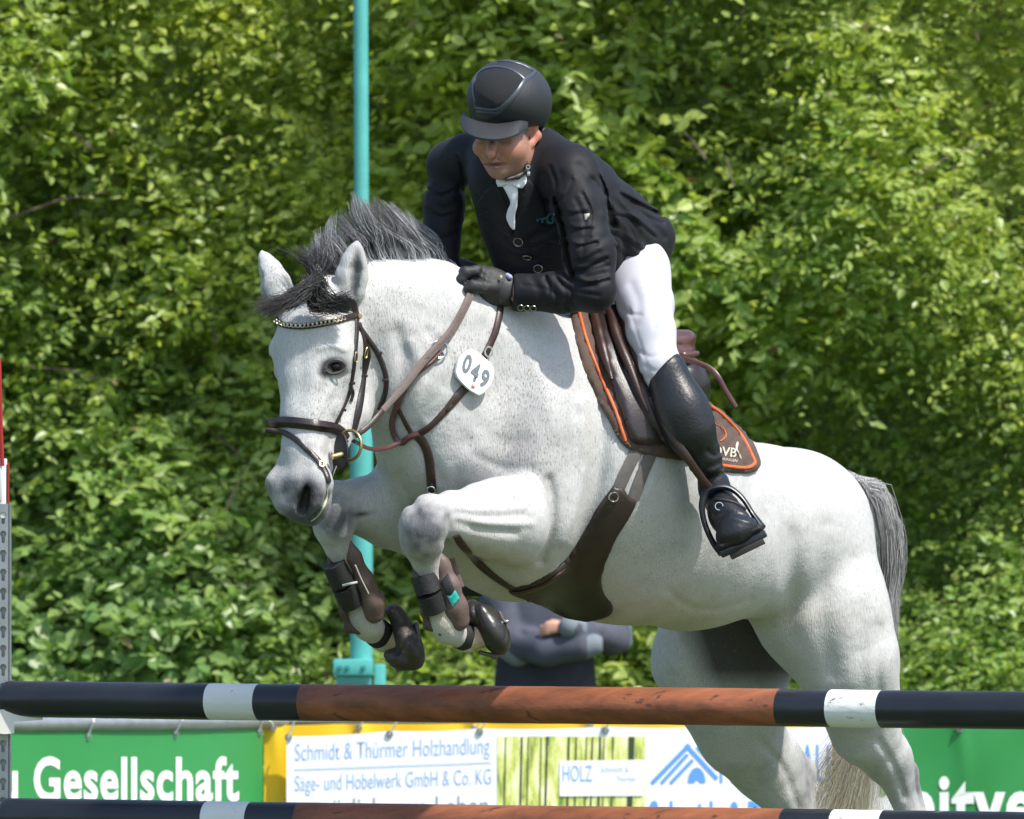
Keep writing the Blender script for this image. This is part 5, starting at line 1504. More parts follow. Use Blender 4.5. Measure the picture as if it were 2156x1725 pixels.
# girth with stud guard
gi = empty('girth', P(1250, 1150, 0), 'dark leather girth with wide stud guard round the belly', 'girth')
GREYW = mat('grey_webbing', (.115, .105, .095), .75, var=.15, vscale=40, bump=.3, bscale=300)
hstrap(gi, 'billet', [(1349, 930), (1335, 958), (1318, 992), (1302, 1028)], 27, GREYW, off=.004, th=.005)
hstrap(gi, 'billet', [(1379, 934), (1366, 964), (1350, 1002), (1332, 1052)], 27, GREYW, off=.004, th=.005)
patch('stud_guard', [(1290, 1024), (1312, 1030), (1322, 1044), (1338, 1056), (1326, 1086), (1306, 1118), (1286, 1156), (1272, 1192), (1266, 1225), (1272, 1250), (1287, 1268), (1290, 1286), (1272, 1300), (1240, 1306), (1200, 1301), (1160, 1286), (1115, 1264), (1078, 1250), (1072, 1238), (1092, 1230), (1130, 1216), (1172, 1190), (1208, 1152), (1236, 1108), (1258, 1068)], HB, .004, .008, mat('guard_leather', (.026, .017, .013), .45, var=.35, vscale=14, bump=.15, bscale=200, spec=.5), gi, 6, 10)
y_, n_ = sd(1290, 1043); mb = MB(); mb.ring(P(1290, 1044, y_) + n_ * .016, n_, .0125, .0022, 20, 6); mb.build('ring', SILV, gi)
hstrap(gi, 'buckle_strap', [(1082, 1242), (1100, 1240), (1140, 1226), (1180, 1200)], 14, LBR, off=.012)

# brushing boots and overreach boots
def leg_boot(label, band, shell, d0, edge, white_edge):
    rt = empty('brushing_boot', P(band[0][0], band[0][1], d0), label, 'leg boot', "boots on the horse's forelegs")
    for (a, b, r1, r2) in band_list:
        mb = MB(); q = catmull([a, b], 6); mb.tube([P(*x) for x in q], list(np.linspace(r1, r2, 6) / S), 24); mb.build('strap_band', BLK, rt)
    blob('shell', shell, .004, NEO, rt)
    for e in edge: blob('rim', e, .004, mat('boot_rim', (.07, .045, .04), .6), rt)
    return rt
band_list = [((891, 1210, -.40), (903, 1246, -.395), 27, 28), ((904, 1249, -.395), (917, 1284, -.375), 28, 27.5)]
nb_ = leg_boot('brown brushing boot with turquoise badge on the near foreleg', [(905, 1248)],
    [Group(chain([(921, 1162, -.395, 7), (930, 1190, -.39, 16), (945, 1235, -.385, 22), (958, 1280, -.365, 25), (964, 1305, -.355, 25)], .8, .02) , .01)], -.39,
    [chain([(868, 1178, -.395, 4), (876, 1215, -.40, 5), (892, 1290, -.375, 5), (900, 1318, -.35, 7), (930, 1332, -.35, 8), (962, 1334, -.345, 7)], 1.5, .015)], 0)
NBV = bvh_of(*[o for o in nb_.children if o.name.startswith('shell')])
patch('badge', [(928, 1225), (943, 1207), (957, 1241), (949, 1253), (940, 1253)], NBV, .001, .003, BLK, nb_, 3, 3, curve=False)
patch('badge', [(941, 1254), (949, 1254), (958, 1242), (968, 1260), (953, 1277)], NBV, .001, .003, mat('badge_turquoise', (.04, .48, .42), .4), nb_, 3, 3, curve=False)
fstrap(nb_, 'loose_flap', [(948, 1178, -.34), (955, 1200, -.33), (968, 1238, -.33)], 20, NEO)
band_list = [((702, 1186, -.085), (722, 1228, -.06), 25, 27), ((724, 1233, -.06), (742, 1272, -.03), 27, 27)]
fb_ = leg_boot('brown brushing boot with two black straps on the off foreleg', [(720, 1230)],
    [Group(chain([(735, 1142, -.09, 7), (745, 1172, -.08, 14), (768, 1222, -.06, 18), (786, 1268, -.04, 22), (788, 1292, -.03, 21)], .8, .02), .01)], -.07,
    [chain([(690, 1160, -.07, 4), (700, 1215, -.08, 5), (722, 1290, -.03, 6), (736, 1322, .0, 9), (758, 1330, .0, 8)], 1.5, .015)], 0)
fstrap(fb_, 'light_trim', [(722, 1233, -.10), (738, 1229, -.115), (752, 1226, -.11)], 5, mat('light_trim', (.5, .5, .48), .6))
fstrap(fb_, 'light_trim', [(748, 1190, -.115), (760, 1218, -.10), (776, 1250, -.08)], 3, MATS['light_trim'])
GLR = mat('overreach_rubber', (.024, .022, .021), .36, var=.3, vscale=20, bump=.25, bscale=90, wear=((.07, .055, .045), .60, 20, (1, 1, 1)), spec=.5)
PAST = mat('tan_pastern_hair', (.44, .34, .22), .8, var=.2, vscale=60, bump=.3, bscale=300)
GLD = mat('overreach_dusty', (.040, .034, .030), .55, var=.35, vscale=22, bump=.35, bscale=90, wear=((.11, .09, .07), .58, 24, (1, 1, 1)))
def hoof_boot(label, prims, collar, pastern, rim, stud, loc, M=None):
    rt = empty('overreach_boot', loc, label, 'hoof boot', "overreach boots on the horse's front hooves")
    blob('bell', prims, .004, M or GLR, rt); mbc = MB(); mbc.tube(catmull([P(*collar[0]), P(*collar[1])], 5), list(np.array([.96, 1, 1.02, 1, .96]) * collar[2] / S), 26, flat=.95); mbc.build('collar', BLK, rt)
    blob('sole_rim', rim, .004, mat('hoof_rim', (.10, .085, .07), .6), rt)
    for q in stud:
        mb = MB(); mb.disc(P(*q), (1, -.3, -.3), .006, .008, 10); mb.build('stud', SILV, rt)
    return rt
def n_(a): return a
hoof_boot('glossy black overreach boot on the near front hoof',
    [ell(1037, 1327, -.27, 32, .075, 57, -26, k=.012), ell(996, 1292, -.27, 24, .05, 30, -10, k=.012), ell(1022, 1303, -.31, 17, .025, 34, -24, k=.006), ell(1047, 1341, -.30, 13, .025, 14, 0, k=.006), ell(985, 1272, -.25, 15, .04, 13, 0, k=.01),
     Groove([(1042, 1275), (1058, 1300), (1064, 1340), (1050, 1372)], 3, .003), Groove([(1000, 1285), (1012, 1320), (1030, 1352)], 3, .003)],
    ((966, 1338, -.305), (988, 1344, -.28), 29), None,
    chain([(1052, 1290, -.27, 4), (1067, 1325, -.27, 4), (1060, 1362, -.27, 5), (1042, 1382, -.27, 5), (1012, 1374, -.27, 5)], 3, .01), [(1066, 1309, -.29)], P(1030, 1325, -.25))
pn = blob('pastern_hair', chain([(992, 1346, -.285, 25), (1014, 1338, -.28, 27)], 1, .02), .004, PAST, horse)
hoof_boot('dull black overreach boot with cord trim on the off front hoof',
    [ell(862, 1358, .05, 27, .085, 54, -24, k=.012), ell(846, 1388, .06, 40, .07, 23, 16, k=.012), ell(826, 1286, .05, 17, .04, 14, -10, k=.012), ell(842, 1308, .05, 20, .04, 26, -20, k=.02),
     Groove([(800, 1390), (836, 1378), (860, 1350), (866, 1312)], 2.4, .0035), Groove([(808, 1398), (846, 1388), (871, 1356), (877, 1322)], 2.4, .0035)],
    ((788, 1327, .04), (806, 1341, .065), 31), None,
    chain([(876, 1315, .06, 6), (884, 1360, .06, 6), (868, 1396, .06, 7), (838, 1408, .06, 7)], 3, .01), [(886, 1368, .03)], P(846, 1360, .06), GLD)
blob('pastern_hair', chain([(808, 1342, .065, 28), (830, 1350, .075, 31)], 1, .02), .004, PAST, horse)
# ------------------------------------------------------------------ the rider
rid = empty('person', P(1330, 560, .3), 'rider in black jacket, white breeches and black helmet leaning over the grey horse', 'person')
JB = mat('black_jacket', (.0065, .0072, .0100), .62, var=.15, vscale=20, sheen=.035, bump=.15, bscale=500, spec=.25)
BRE = mat('white_breeches', (.46, .465, .53), .8, var=.04, vscale=20, bump=.2, bscale=500)
BOOT = mat('black_boot', (.012, .0135, .016), .40, var=.3, vscale=14, bump=.3, bscale=120, spec=.45)
GLV = mat('black_glove', (.020, .021, .022), .6, var=.2, vscale=60, bump=.35, bscale=260)
HELM = mat('helmet_matt', (.020, .022, .026), .55, bump=.35, bscale=900, spec=.5)
HELS = mat('helmet_gloss', (.060, .070, .088), .34, metal=.3, spec=.6)
FACE = mat('face_skin', attr='col', rough=.52, sss=.08, spec=.35, var=.07, vscale=140, bump=.25, bscale=420)

# body: one continuous figure under the clothes
hd = [ell(1075, 232, -.06, 70, .098, 66, 10, k=.03), ell(1057, 306, -.115, 54, .085, 58, 0, k=.03)]
hd += chain([(1060, 326, -.125, 43), (1053, 348, -.14, 26)], .95, .03) + chain([(1048, 360, -.155, 14)] * 2, 1, .025)
hd += chain([(1082, 345, -.10, 28), (1100, 320, -.07, 26)], .9, .03)
hd += chain([(1037, 294, -.196, 7), (1035, 312, -.220, 8.5), (1033, 324, -.238, 11)], 1, .014)
hd += chain([(1023, 329, -.200, 6.5)] * 2, 1, .008) + chain([(1045, 328, -.200, 6.5)] * 2, 1, .008)
hd += chain([(1018, 286, -.172, 11), (1058, 283, -.18, 12)], 1, .02)                       # brow
hd += chain([(1008, 312, -.155, 12)] * 2, 1, .03) + chain([(1072, 314, -.165, 17)] * 2, 1, .03)  # cheekbones
hd += chain([(1028, 343.5, -.198, 3), (1041, 341, -.207, 4), (1057, 343, -.198, 3)], 1, .008)   # upper lip
hd += chain([(1032, 351, -.196, 3), (1043, 352.5, -.204, 4.5), (1055, 350.5, -.196, 3)], 1, .008)  # lower lip
hd.append(Groove([(1023, 346.5), (1034, 347.5), (1044, 347), (1064, 345)], 2.6, .007, -.3, -.1))
hd.append(Groove([(1030, 357), (1044, 359), (1056, 357)], 3.5, .002, -.3, -.1))
hd.append(Cone(P(1013, 299, -.200), .008, P(1017, 299, -.200), .009, 1, .010, sub=True))
hd.append(Cone(P(1056, 296, -.208), .009, P(1066, 297, -.204), .009, 1, .010, sub=True))
hd.append(Groove([(1018, 318), (1012, 330), (1014, 342)], 3, .002, -.3, -.1)); hd.append(Groove([(1052, 322), (1063, 332), (1068, 344)], 3.5, .0026, -.3, -.1))
earp = chain([(1122, 274, -.085, 9), (1130, 286, -.08, 9), (1119, 304, -.095, 8)], .9, .012) + [Cone(P(1119, 281, -.100), .006, P(1117, 295, -.108), .005, 1, .006, sub=True)]
rb = [Group(hd, .02), Group(earp, .01)]
rb += [Group(chain([(1090, 330, -.03, 38), (1108, 400, .0, 42)], 1, .03), .03)]
tor = chain([(1095, 390, .0, 62), (1150, 480, .12, 74), (1260, 525, .24, 76), (1330, 545, .30, 70)], .9, .05)
arms = chain([(1202, 380, -.10, 32), (1240, 520, -.18, 26), (1254, 610, -.20, 22), (1090, 614, -.14, 22), (1030, 600, -.14, 20)], 1, .03)
arms += chain([(955, 355, .14, 34), (930, 470, .12, 28), (950, 575, .09, 22)], 1, .03)
legs = chain([(1345, 570, .22, 50), (1388, 765, -.05, 30), (1450, 890, -.07, 32), (1500, 1020, .01, 16), (1535, 1095, -.06, 22)], 1, .04)
legs += chain([(1250, 590, .45, 52), (1110, 800, .58, 34), (1050, 960, .62, 34), (1010, 1130, .66, 20), (985, 1205, .56, 22)], 1, .04)
rb += [Group(tor, .05), Group(arms, .02), Group(legs, .03)]
def face_col(V, N):
    u, v = to_uv(V); C = np.repeat(np.array([[.37, .20, .135]]), len(V), 0)
    hdm = (V[:, 1] < .05) & (v < 390)
    def mixc(c, a):
        nonlocal C
        a = np.where(hdm, a, 0)[:, None]; C = C * (1 - a) + np.array(c) * a
    mixc([.42, .14, .10], blotch(u, v, 1077, 320, 20, 16, .6) + blotch(u, v, 1034, 322, 14, 14, .5) + blotch(u, v, 1008, 318, 8, 12, .35))
    mixc([.44, .16, .11], np.where(u > 1108, blotch(u, v, 1127, 286, 18, 24, .9), 0))
    mixc([.22, .145, .105], blotch(u, v, 1050, 364, 36, 17, .55) + blotch(u, v, 1082, 348, 18, 20, .5) + blotch(u, v, 1042, 336, 16, 3.5, .3))
    mixc([.27, .075, .065], blotch(u, v, 1043, 347, 19, 5.5, .85) * (np.abs(v - 347) < 9))
    mixc([.08, .03, .03], blotch(u, v, 1043, 346.8, 19, 2.4, 1.0))
    mixc([.10, .07, .055], blotch(u, v, 1061, 289, 18, 3.4, .85) + blotch(u, v, 1016, 292, 11, 3, .8))
    mixc([.15, .08, .06], blotch(u, v, 1062, 299, 17, 5, .55) + blotch(u, v, 1017, 301, 11, 5, .55) + blotch(u, v, 1050, 327, 5, 4, .5) + blotch(u, v, 1024, 330, 4, 3, .5))  # shade below the helmet peak and nose, painted into the skin
    mixc([.10, .075, .06], blotch(u, v, 1106, 276, 9, 20, .95))
    return C
blob('body', rb, .0042, FACE, rid, color=face_col, smooth_it=1)
LIDM = mat('eye_lid_skin', (.38, .20, .15), .5)
for u, v, d in ((1017, 299, -.163), (1061, 297, -.171)):
    bm = bmesh.new(); bmesh.ops.create_icosphere(bm, subdivisions=2, radius=.0115); c = P(u, v, d)
    mb = MB(); bm.verts.index_update(); mb.add([c + q.co for q in bm.verts], [[x.index for x in f.verts] for f in bm.faces]); bm.free()
    mb.build('eye', mat('eye_white', (.6, .57, .55), .2), rid)
    mb = MB(); mb.disc(c + Vector((-.002, -.0115, -.004)), (-.15, -1, -.3), .0055, .002, 14); mb.build('iris', mat('iris', (.03, .03, .03), .2), rid)
    mb = MB(); mb.tube(catmull([P(u - 13, v + 1, d - .009), P(u, v - 5, d - .015), P(u + 13, v + 1, d - .009)], 8), .004, 8); mb.build('upper_lid', LIDM, rid)

# helmet
hl = empty('helmet', P(1068, 205, -.06)); hl.parent = rid; hl.location = P(1068, 205, -.06) - rid.location
shell = [Group([ell(1069, 208, -.075, 86, .150, 82, 14, k=.03), ell(1092, 212, -.03, 64, .12, 60, 0, k=.04), ell(1108, 236, .01, 46, .09, 44, 0, k=.03)], .03),
         Cone(P(1052, 345, -.22), .075, P(1085, 318, -.10), .060, 1, .012, sub=True), Cone(P(1121, 300, -.13), .040, P(1124, 296, -.04), .036, 1, .01, sub=True)]
sh_o = blob('shell', shell, .0045, HELM, hl, smooth_it=2)
HBV = bvh_of(sh_o)
# peak
mb = MB(); A_ = []; nA = 26
rimi = catmull([(978, 230, -.10), (990, 248, -.165), (1022, 258, -.195), (1060, 259, -.20), (1095, 252, -.185), (1114, 246, -.14)], nA)
rimo = catmull([(968, 255, -.15), (980, 277, -.225), (1010, 290, -.265), (1048, 293, -.275), (1084, 284, -.255), (1111, 268, -.18)], nA)
Vt = []; 
for i in range(nA):
    a, b = P(*rimi[i]), P(*rimo[i]); m_ = a.lerp(b, .5) + Vector((0, -.004, .004))
    Vt += [a, m_, b, b + Vector((0, .002, -.005)), m_ + Vector((0, .004, -.006)), a + Vector((0, .006, -.006))]
F_ = [[i * 6 + j, i * 6 + (j + 1) % 6, (i + 1) * 6 + (j + 1) % 6, (i + 1) * 6 + j] for i in range(nA - 1) for j in range(6)] + [list(range(6))[::-1], [(nA - 1) * 6 + j for j in range(6)]]
mb.add(Vt, F_); mb.build('peak', HELM, hl)
hcv = lambda x, y: (863.5 + .331 * x, 97.5 + .331 * y)
def hband(name, pts, w, m, th=.004, off=.001):
    p_, n_2 = on_surf(HBV, [hcv(*q) for q in pts], 30, off, 4)
    mb = MB(); strap(mb, p_, n_2, [x / S for x in np.interp(np.linspace(0, 1, 30), np.linspace(0, 1, len(w)), w)], th, .2); mb.build(name, m, hl)
hband('gloss_band', [(430, 440), (415, 370), (402, 270), (415, 200), (465, 150), (540, 133), (620, 143), (690, 175), (730, 210)], [9, 9, 8, 7, 7, 7, 8, 9], HELS)
hband('gloss_band', [(560, 415), (620, 360), (680, 290), (730, 215), (775, 180), (795, 160)], [14, 12, 10, 10, 10, 6], HELS)
hband('gloss_band', [(415, 395), (470, 403), (530, 408), (575, 395)], [8, 8, 8], HELS)
hband('gloss_band', [(560, 98), (640, 100), (720, 120), (790, 160)], [4, 8, 8, 8], HELS)
patch('front_inset', [hcv(*q) for q in [(425, 330), (412, 260), (425, 205), (470, 162), (545, 146), (620, 156), (680, 185), (715, 215), (670, 285), (620, 345), (560, 388), (470, 385), (430, 368)]], HBV, .0005, .0025, mat('helmet_mesh', (.012, .013, .015), .7, bump=.8, bscale=1400), hl, 4, 2)
patch('logo_plate', [hcv(*q) for q in [(418, 405), (580, 418), (545, 455), (520, 464), (440, 455), (428, 435)]], HBV, .001, .004, mat('helmet_badge', (.03, .034, .04), .4), hl, 3, 2, curve=False)
blob('harness', chain([(1118, 262, -.085, 4), (1111, 290, -.10, 4), (1107, 315, -.11, 5), (1106, 345, -.125, 5), (1110, 360, -.125, 4.5)], .8, .01)
     + chain([(1110, 360, -.125, 4), (1090, 372, -.135, 5), (1066, 378, -.15, 4)], .8, .01)
     + chain([(1143, 272, -.02, 6), (1134, 296, -.04, 6), (1112, 318, -.09, 5)], .8, .01), .003, mat('harness_strap', (.016, .017, .019), .5), hl)
mb = MB(); mb.ring(P(1112, 352, -.14), (0, -1, 0), .005, .0015, 12, 6); mb.box(P(1113, 366, -.135), (.004, .004, .006), bev=.001); mb.build('buckle', SILV, hl)

# jacket
jk = []
jk += [Group(chain([(1070, 385, .0, 92), (1128, 470, .08, 106), (1165, 520, .13, 108)], .95, .05)
     + chain([(1130, 330, .03, 60), (1185, 420, .08, 112), (1265, 480, .2, 98), (1332, 508, .29, 84)], .95, .05)
     + chain([(1150, 545, .12, 104), (1230, 560, .2, 80)], .9, .05)
     + chain([(1060, 330, .02, 62), (985, 335, .10, 48), (945, 345, .14, 45)], .95, .04)
     + chain([(1130, 335, .0, 62), (1196, 362, -.06, 62)], .95, .04)
     + chain([(1330, 530, .26, 66), (1378, 500, .28, 36)], .8, .04), .05)]
near_arm = chain([(1202, 374, -.09, 66), (1222, 440, -.14, 58), (1240, 530, -.18, 53), (1250, 608, -.20, 47)], .95, .03)
fore_arm = chain([(1252, 612, -.20, 44), (1180, 616, -.17, 40), (1092, 616, -.145, 40)], .9, .03)
far_arm = chain([(952, 350, .14, 46), (938, 430, .12, 42), (928, 500, .11, 37), (938, 560, .09, 32)], .95, .03)
cut = [Cone(P(1058, 614, -.14), .052, P(1020, 612, -.13), .060, 1, .006, sub=True)]
gj = lambda c, w=9, a=.010, y0=-.5, y1=.5: Groove(c, w, a, y0, y1)
fold = [gj([(1172, 420), (1190, 490), (1200, 560), (1206, 580)], 8, .020, -.35, .3), gj([(1180, 450), (1160, 480), (1120, 500)], 10, .006), gj([(1150, 430), (1170, 400), (1180, 370)], 10, .006),
        gj([(1290, 470), (1310, 500), (1320, 550), (1310, 590)], 11, .010), gj([(1300, 400), (1350, 440), (1390, 450)], 9, .004), gj([(1300, 430), (1340, 480), (1370, 540)], 9, .008), gj([(1330, 430), (1372, 470), (1398, 500)], 8, .006),
        gj([(1345, 450), (1350, 500), (1340, 560)], 9, -.006), gj([(1280, 420), (1300, 460), (1305, 520)], 8, -.006),
        gj([(1220, 350), (1250, 390), (1262, 440)], 10, .005), gj([(1246, 380), (1272, 410), (1290, 470)], 8, .008),
        gj([(1195, 575), (1215, 600), (1250, 600)], 8, .008, -.4, 0), gj([(1150, 590), (1170, 620), (1178, 650)], 7, .006, -.4, 0), gj([(1190, 600), (1204, 625), (1200, 650)], 7, .006, -.4, 0), gj([(1120, 585), (1136, 612), (1140, 640)], 7, .004, -.4, 0),
        gj([(1200, 540), (1230, 556), (1270, 552)], 8, .006, -.4, 0), gj([(1205, 490), (1240, 510), (1275, 500)], 9, .004, -.4, 0), gj([(1215, 570), (1240, 582), (1270, 576)], 8, .007, -.4, 0),
        gj([(905, 420), (930, 440), (960, 430)], 9, .005), gj([(905, 490), (930, 505), (955, 495)], 8, .006), gj([(980, 400), (1010, 440), (1050, 460)], 12, .006), gj([(975, 350), (985, 400), (985, 450)], 10, .008), gj([(1040, 520), (1080, 545), (1120, 545)], 10, .005),
        gj([(1212, 420), (1232, 470), (1226, 540)], 5, .004, -.4, 0), gj([(1185, 560), (1225, 572), (1280, 560)], 4, .005, -.4, 0), gj([(1170, 585), (1200, 610), (1260, 622)], 4, .005, -.4, 0), gj([(1100, 600), (1150, 610), (1210, 640)], 4, .003, -.4, 0),
        gj([(1285, 440), (1320, 470), (1350, 530)], 4, .005), gj([(1310, 420), (1360, 455), (1395, 470)], 4, .005), gj([(1060, 500), (1090, 520), (1120, 520)], 5, .003),
        Noise3(.0012, .11, 4, 6)]
jprims = [Group(jk, .04), Group(near_arm, .022), Group(fore_arm, .02), Group(far_arm, .03)] + cut + fold
cre = [  # sharp cloth creases: armpit, elbow, cuff, waist and skirt of the jacket
    [(1176, 440), (1200, 452), (1232, 448)], [(1180, 466), (1206, 484), (1244, 482)], [(1188, 508), (1214, 520), (1256, 512)], [(1200, 552), (1228, 548), (1262, 530)],
    [(1206, 572), (1236, 566), (1276, 544)], [(1212, 590), (1240, 600), (1280, 590)], [(1176, 590), (1190, 612), (1196, 646)], [(1150, 584), (1158, 606), (1156, 636)],
    [(1205, 380), (1190, 410), (1170, 430)], [(1160, 352), (1172, 390), (1168, 430)], [(1282, 452), (1330, 462), (1380, 500)], [(1288, 490), (1330, 512), (1372, 548)], [(1296, 520), (1330, 548), (1350, 575)],
    [(1306, 410), (1352, 434), (1396, 456)], [(1120, 520), (1150, 512), (1180, 520)], [(1056, 520), (1090, 540), (1150, 545)], [(1262, 372), (1276, 404), (1282, 440)], [(902, 400), (925, 412), (948, 404)],
    [(900, 440), (925, 456), (955, 450)], [(1228, 410), (1246, 452), (1240, 500)], [(965, 330), (975, 360), (972, 400)], [(1005, 410), (1030, 440), (1066, 500)]]
for i_, c_ in enumerate(cre):
    a_ = .0042 + .0012 * (i_ % 3); jprims.append(gj(c_, 4.2, a_)); jprims.append(gj([(x + 3, y - 7) for x, y in c_], 4.5, -a_ * .7))
jo = blob('jacket', jprims, .0042, JB, rid, smooth_it=1)
JBV = bvh_of(jo)
def jpatch(name, poly, off, th, m, step=5, curve=True, bv=None, smooth=6): return patch(name, poly, bv or JBV, off, th, m, rid, step, smooth, curve=curve)
jpatch('lapel', [(1110, 372), (1130, 400), (1150, 452), (1128, 462), (1140, 474), (1100, 502), (1082, 494), (1092, 440), (1100, 400)], .001, .006, JB)
jpatch('lapel', [(1044, 384), (1022, 402), (1006, 432), (1028, 440), (1022, 452), (1058, 490), (1080, 494), (1072, 450), (1056, 410)], .001, .006, JB)
SHIRT = mat('white_shirt', (.68, .70, .76), .7)
jpatch('stock_tie', [(1057, 390), (1087, 392), (1089, 430), (1085, 452), (1084, 482), (1074, 476), (1066, 452), (1074, 428), (1068, 410)], .005, .006, SHIRT, 3)
# shirt collar wrapped round the neck
blob('shirt_collar', chain([(1050, 374, -.09, 6), (1054, 384, -.105, 6), (1074, 386, -.11, 6), (1098, 382, -.10, 8), (1106, 360, -.07, 8), (1112, 330, -.03, 8)], 1, .02), .0035, SHIRT, rid)
jpatch('collar_flap', [(1070, 385), (1106, 368), (1106, 388), (1098, 397), (1086, 396)], .012, .005, SHIRT, 3, False)
jpatch('collar_flap', [(1046, 371), (1070, 385), (1062, 391), (1049, 394)], .012, .005, SHIRT, 3, False)
jpatch('pocket_flap', [(1112, 470), (1160, 478), (1158, 486), (1112, 480)], .001, .004, JB, 4, False)
TEAL = mat('teal_print', (.010, .105, .125), .6)
def jd(u, v): return sd(u, v, JBV)[0] - .004
text_affine('H+G', (1117, 473), (48, -2), (4, -24), jd, TEAL, rid, 'embroidery', bold=.035)
for i, (u, v, r) in enumerate(((1092, 508, 9.5), (1110, 539, 9.5), (1133, 564, 9))):
    y_, nq = sd(u, v, JBV); c = P(u, v, y_) + nq * .004
    mb = MB(); mb.disc(c, nq, r * .8 / S, .004, 20); mb.build('button', mat('button_black', (.01, .01, .012), .25), rid)
    mb = MB(); mb.ring(c + nq * .002, nq, r / S, .0014, 24, 6); mb.build('button_rim', mat('dull_silver', (.42, .41, .39), .3, metal=1), rid)
for u, v in ((1096, 649), (1109.5, 650), (1123, 650.5)):
    y_, nq = sd(u, v - 4, JBV); nq = (nq + Vector((0, -1, 0))).normalized(); c = P(u, v - 1, y_ - .004)
    mb = MB(); mb.disc(c, nq, .0062, .004, 18); mb.build('button', MATS['button_black'], rid)
    mb = MB(); mb.ring(c + nq * .002, nq, .0076, .0013, 20, 6); mb.build('button_rim', MATS['dull_silver'], rid)
jpatch('sleeve_badge', [(1230, 451), (1242, 449), (1241, 456), (1234, 463), (1231, 463)], .001, .003, mat('badge_silver', (.50, .50, .38), .35, metal=.5), 3, False)

# gloves with separate fingers
def glove(dx, dv, dd, nm):
    q = lambda pts: [(u + dx, v + dv, d + dd, r) for u, v, d, r in pts]
    pr = [Group(chain(q([(1046, 602, -.145, 32), (1022, 598, -.150, 33), (1006, 588, -.150, 27)]), .75, .03) + chain(q([(1040, 612, -.14, 30), (1066, 616, -.14, 28)]), .8, .03), .02)]
    for i in range(4):                                # index finger nearest the camera
        o = i * .024; s_ = [1, 1.04, .97, .85][i]
        pr.append(Group(chain(q([(1004 - i * 2, 570 + i * 1, -.178 + o, 12.0 * s_), (981 - i * 3, 573 + i * 1, -.186 + o, 11.0 * s_), (971 - i * 2, 589, -.186 + o, 10.2 * s_), (977, 605, -.176 + o, 9.2 * s_), (992, 611, -.165 + o, 8.6 * s_)]), 1, .009), .006))
    pr.append(Group(chain(q([(1036, 606, -.175, 15), (1014, 604, -.194, 13.5), (996, 603, -.202, 12.8), (986, 608, -.203, 11)]), 1, .010), .008))
    pr += [Groove([(1000 + dx, 586 + dv), (1016 + dx, 590 + dv), (1022 + dx, 606 + dv)], 3.5, .004), Groove([(1005 + dx, 564 + dv), (1018 + dx, 580 + dv)], 4, .003), Groove([(1030 + dx, 575 + dv), (1026 + dx, 600 + dv)], 4, .002), Noise3(.0008, .03, 9, 5)]
    return blob(nm, pr, .0034, GLV, rid)
gl = glove(0, 0, 0, 'glove'); glove(-62, -18, .27, 'glove')
blob('glove_cuff', [Group(chain([(1046, 608, -.143, 36), (1060, 612, -.142, 37)], .8, .01), .01), Cone(P(1076, 640, -.14), .030, P(1085, 600, -.14), .020, 1, .006, sub=True), Groove([(1042, 570), (1043, 610), (1054, 645)], 3, .003)], .0035, mat('glove_strap', (.026, .027, .028), .55), rid)
GBV = bvh_of(gl)
mb = MB(); mb.box(P(1055, 583, -.185), (.003, .002, .004), bev=.0008); mb.build('glove_label', mat('label_cream', (.55, .48, .36), .6), rid)
blob('shirt_cuff', chain([(1068, 580, -.16, 6), (1074, 584, -.17, 6)], 1, .01), .004, mat('blue_cuff', (.30, .32, .50), .7), rid)

# breeches and boots
leg_n = chain([(1338, 572, .22, 76), (1360, 640, .09, 55), (1371, 700, .005, 48), (1391, 772, -.055, 39), (1400, 800, -.06, 36)], .9, .03)
leg_f = chain([(1250, 590, .45, 76), (1190, 690, .52, 56), (1110, 800, .58, 42)], .9, .03)
blob('breeches', [Group(leg_n, .02), Group(leg_f, .03), Groove([(1325, 650), (1350, 730), (1372, 800)], 3, .002, -.2, .5), Groove([(1390, 730), (1400, 762), (1392, 796)], 6, .002, -.2, .5), Groove([(1352, 790), (1380, 800), (1410, 780)], 5, .004, -.2, .5), Groove([(1330, 600), (1345, 640), (1340, 680)], 10, .004, -.2, .5), Groove([(1300, 640), (1322, 660), (1350, 664)], 4, .003, -.3, .5), Groove([(1345, 740), (1372, 752), (1410, 740)], 4, .003, -.3, .5), Groove([(1356, 770), (1384, 782), (1420, 764)], 4, .003, -.3, .5), Groove([(1362, 600), (1380, 640), (1378, 690)], 5, .003, -.3, .5), Noise3(.0014, .1, 12, 5)], .0045, BRE, rid)
bt = [Group(chain([(1402, 782, -.06, 45), (1430, 850, -.07, 50), (1440, 872, -.075, 50), (1452, 905, -.07, 50), (1480, 962, -.04, 36), (1500, 1008, .0, 25), (1506, 1036, .02, 27)], .9, .03), .02),
      Cone(P(1287, 759, -.06), .112, P(1382, 659, -.06), .108, 1.6, .004, sub=True),
      Group(chain([(1504, 1034, .02, 29), (1512, 1058, .04, 30)], 1, .03) + chain([(1512, 1050, -.01, 29), (1530, 1084, -.06, 34), (1548, 1108, -.10, 38)], 1, .03) + [ell(1551, 1120, -.11, 47, .05, 31, -27, k=.015)], .025),
      Groove([(1440, 975), (1475, 990), (1512, 975)], 8, .006, -.3, .4), Groove([(1462, 1000), (1490, 1008), (1522, 996)], 7, .006, -.3, .4), Groove([(1490, 950), (1505, 960), (1518, 950)], 6, .005, -.3, .4), Groove([(1478, 985), (1500, 992), (1520, 985)], 6, -.003, -.3, .4),
      Groove([(1505, 1085), (1540, 1080), (1580, 1090)], 5, .005, -.3, .4), Groove([(1505, 1110), (1535, 1092), (1580, 1100)], 4, -.003, -.3, .4), Groove([(1500, 1050), (1530, 1048), (1556, 1060)], 5, .004, -.3, .4), Noise3(.0012, .08, 14, 5)]
bo = blob('riding_boot', bt, .0042, BOOT, rid)
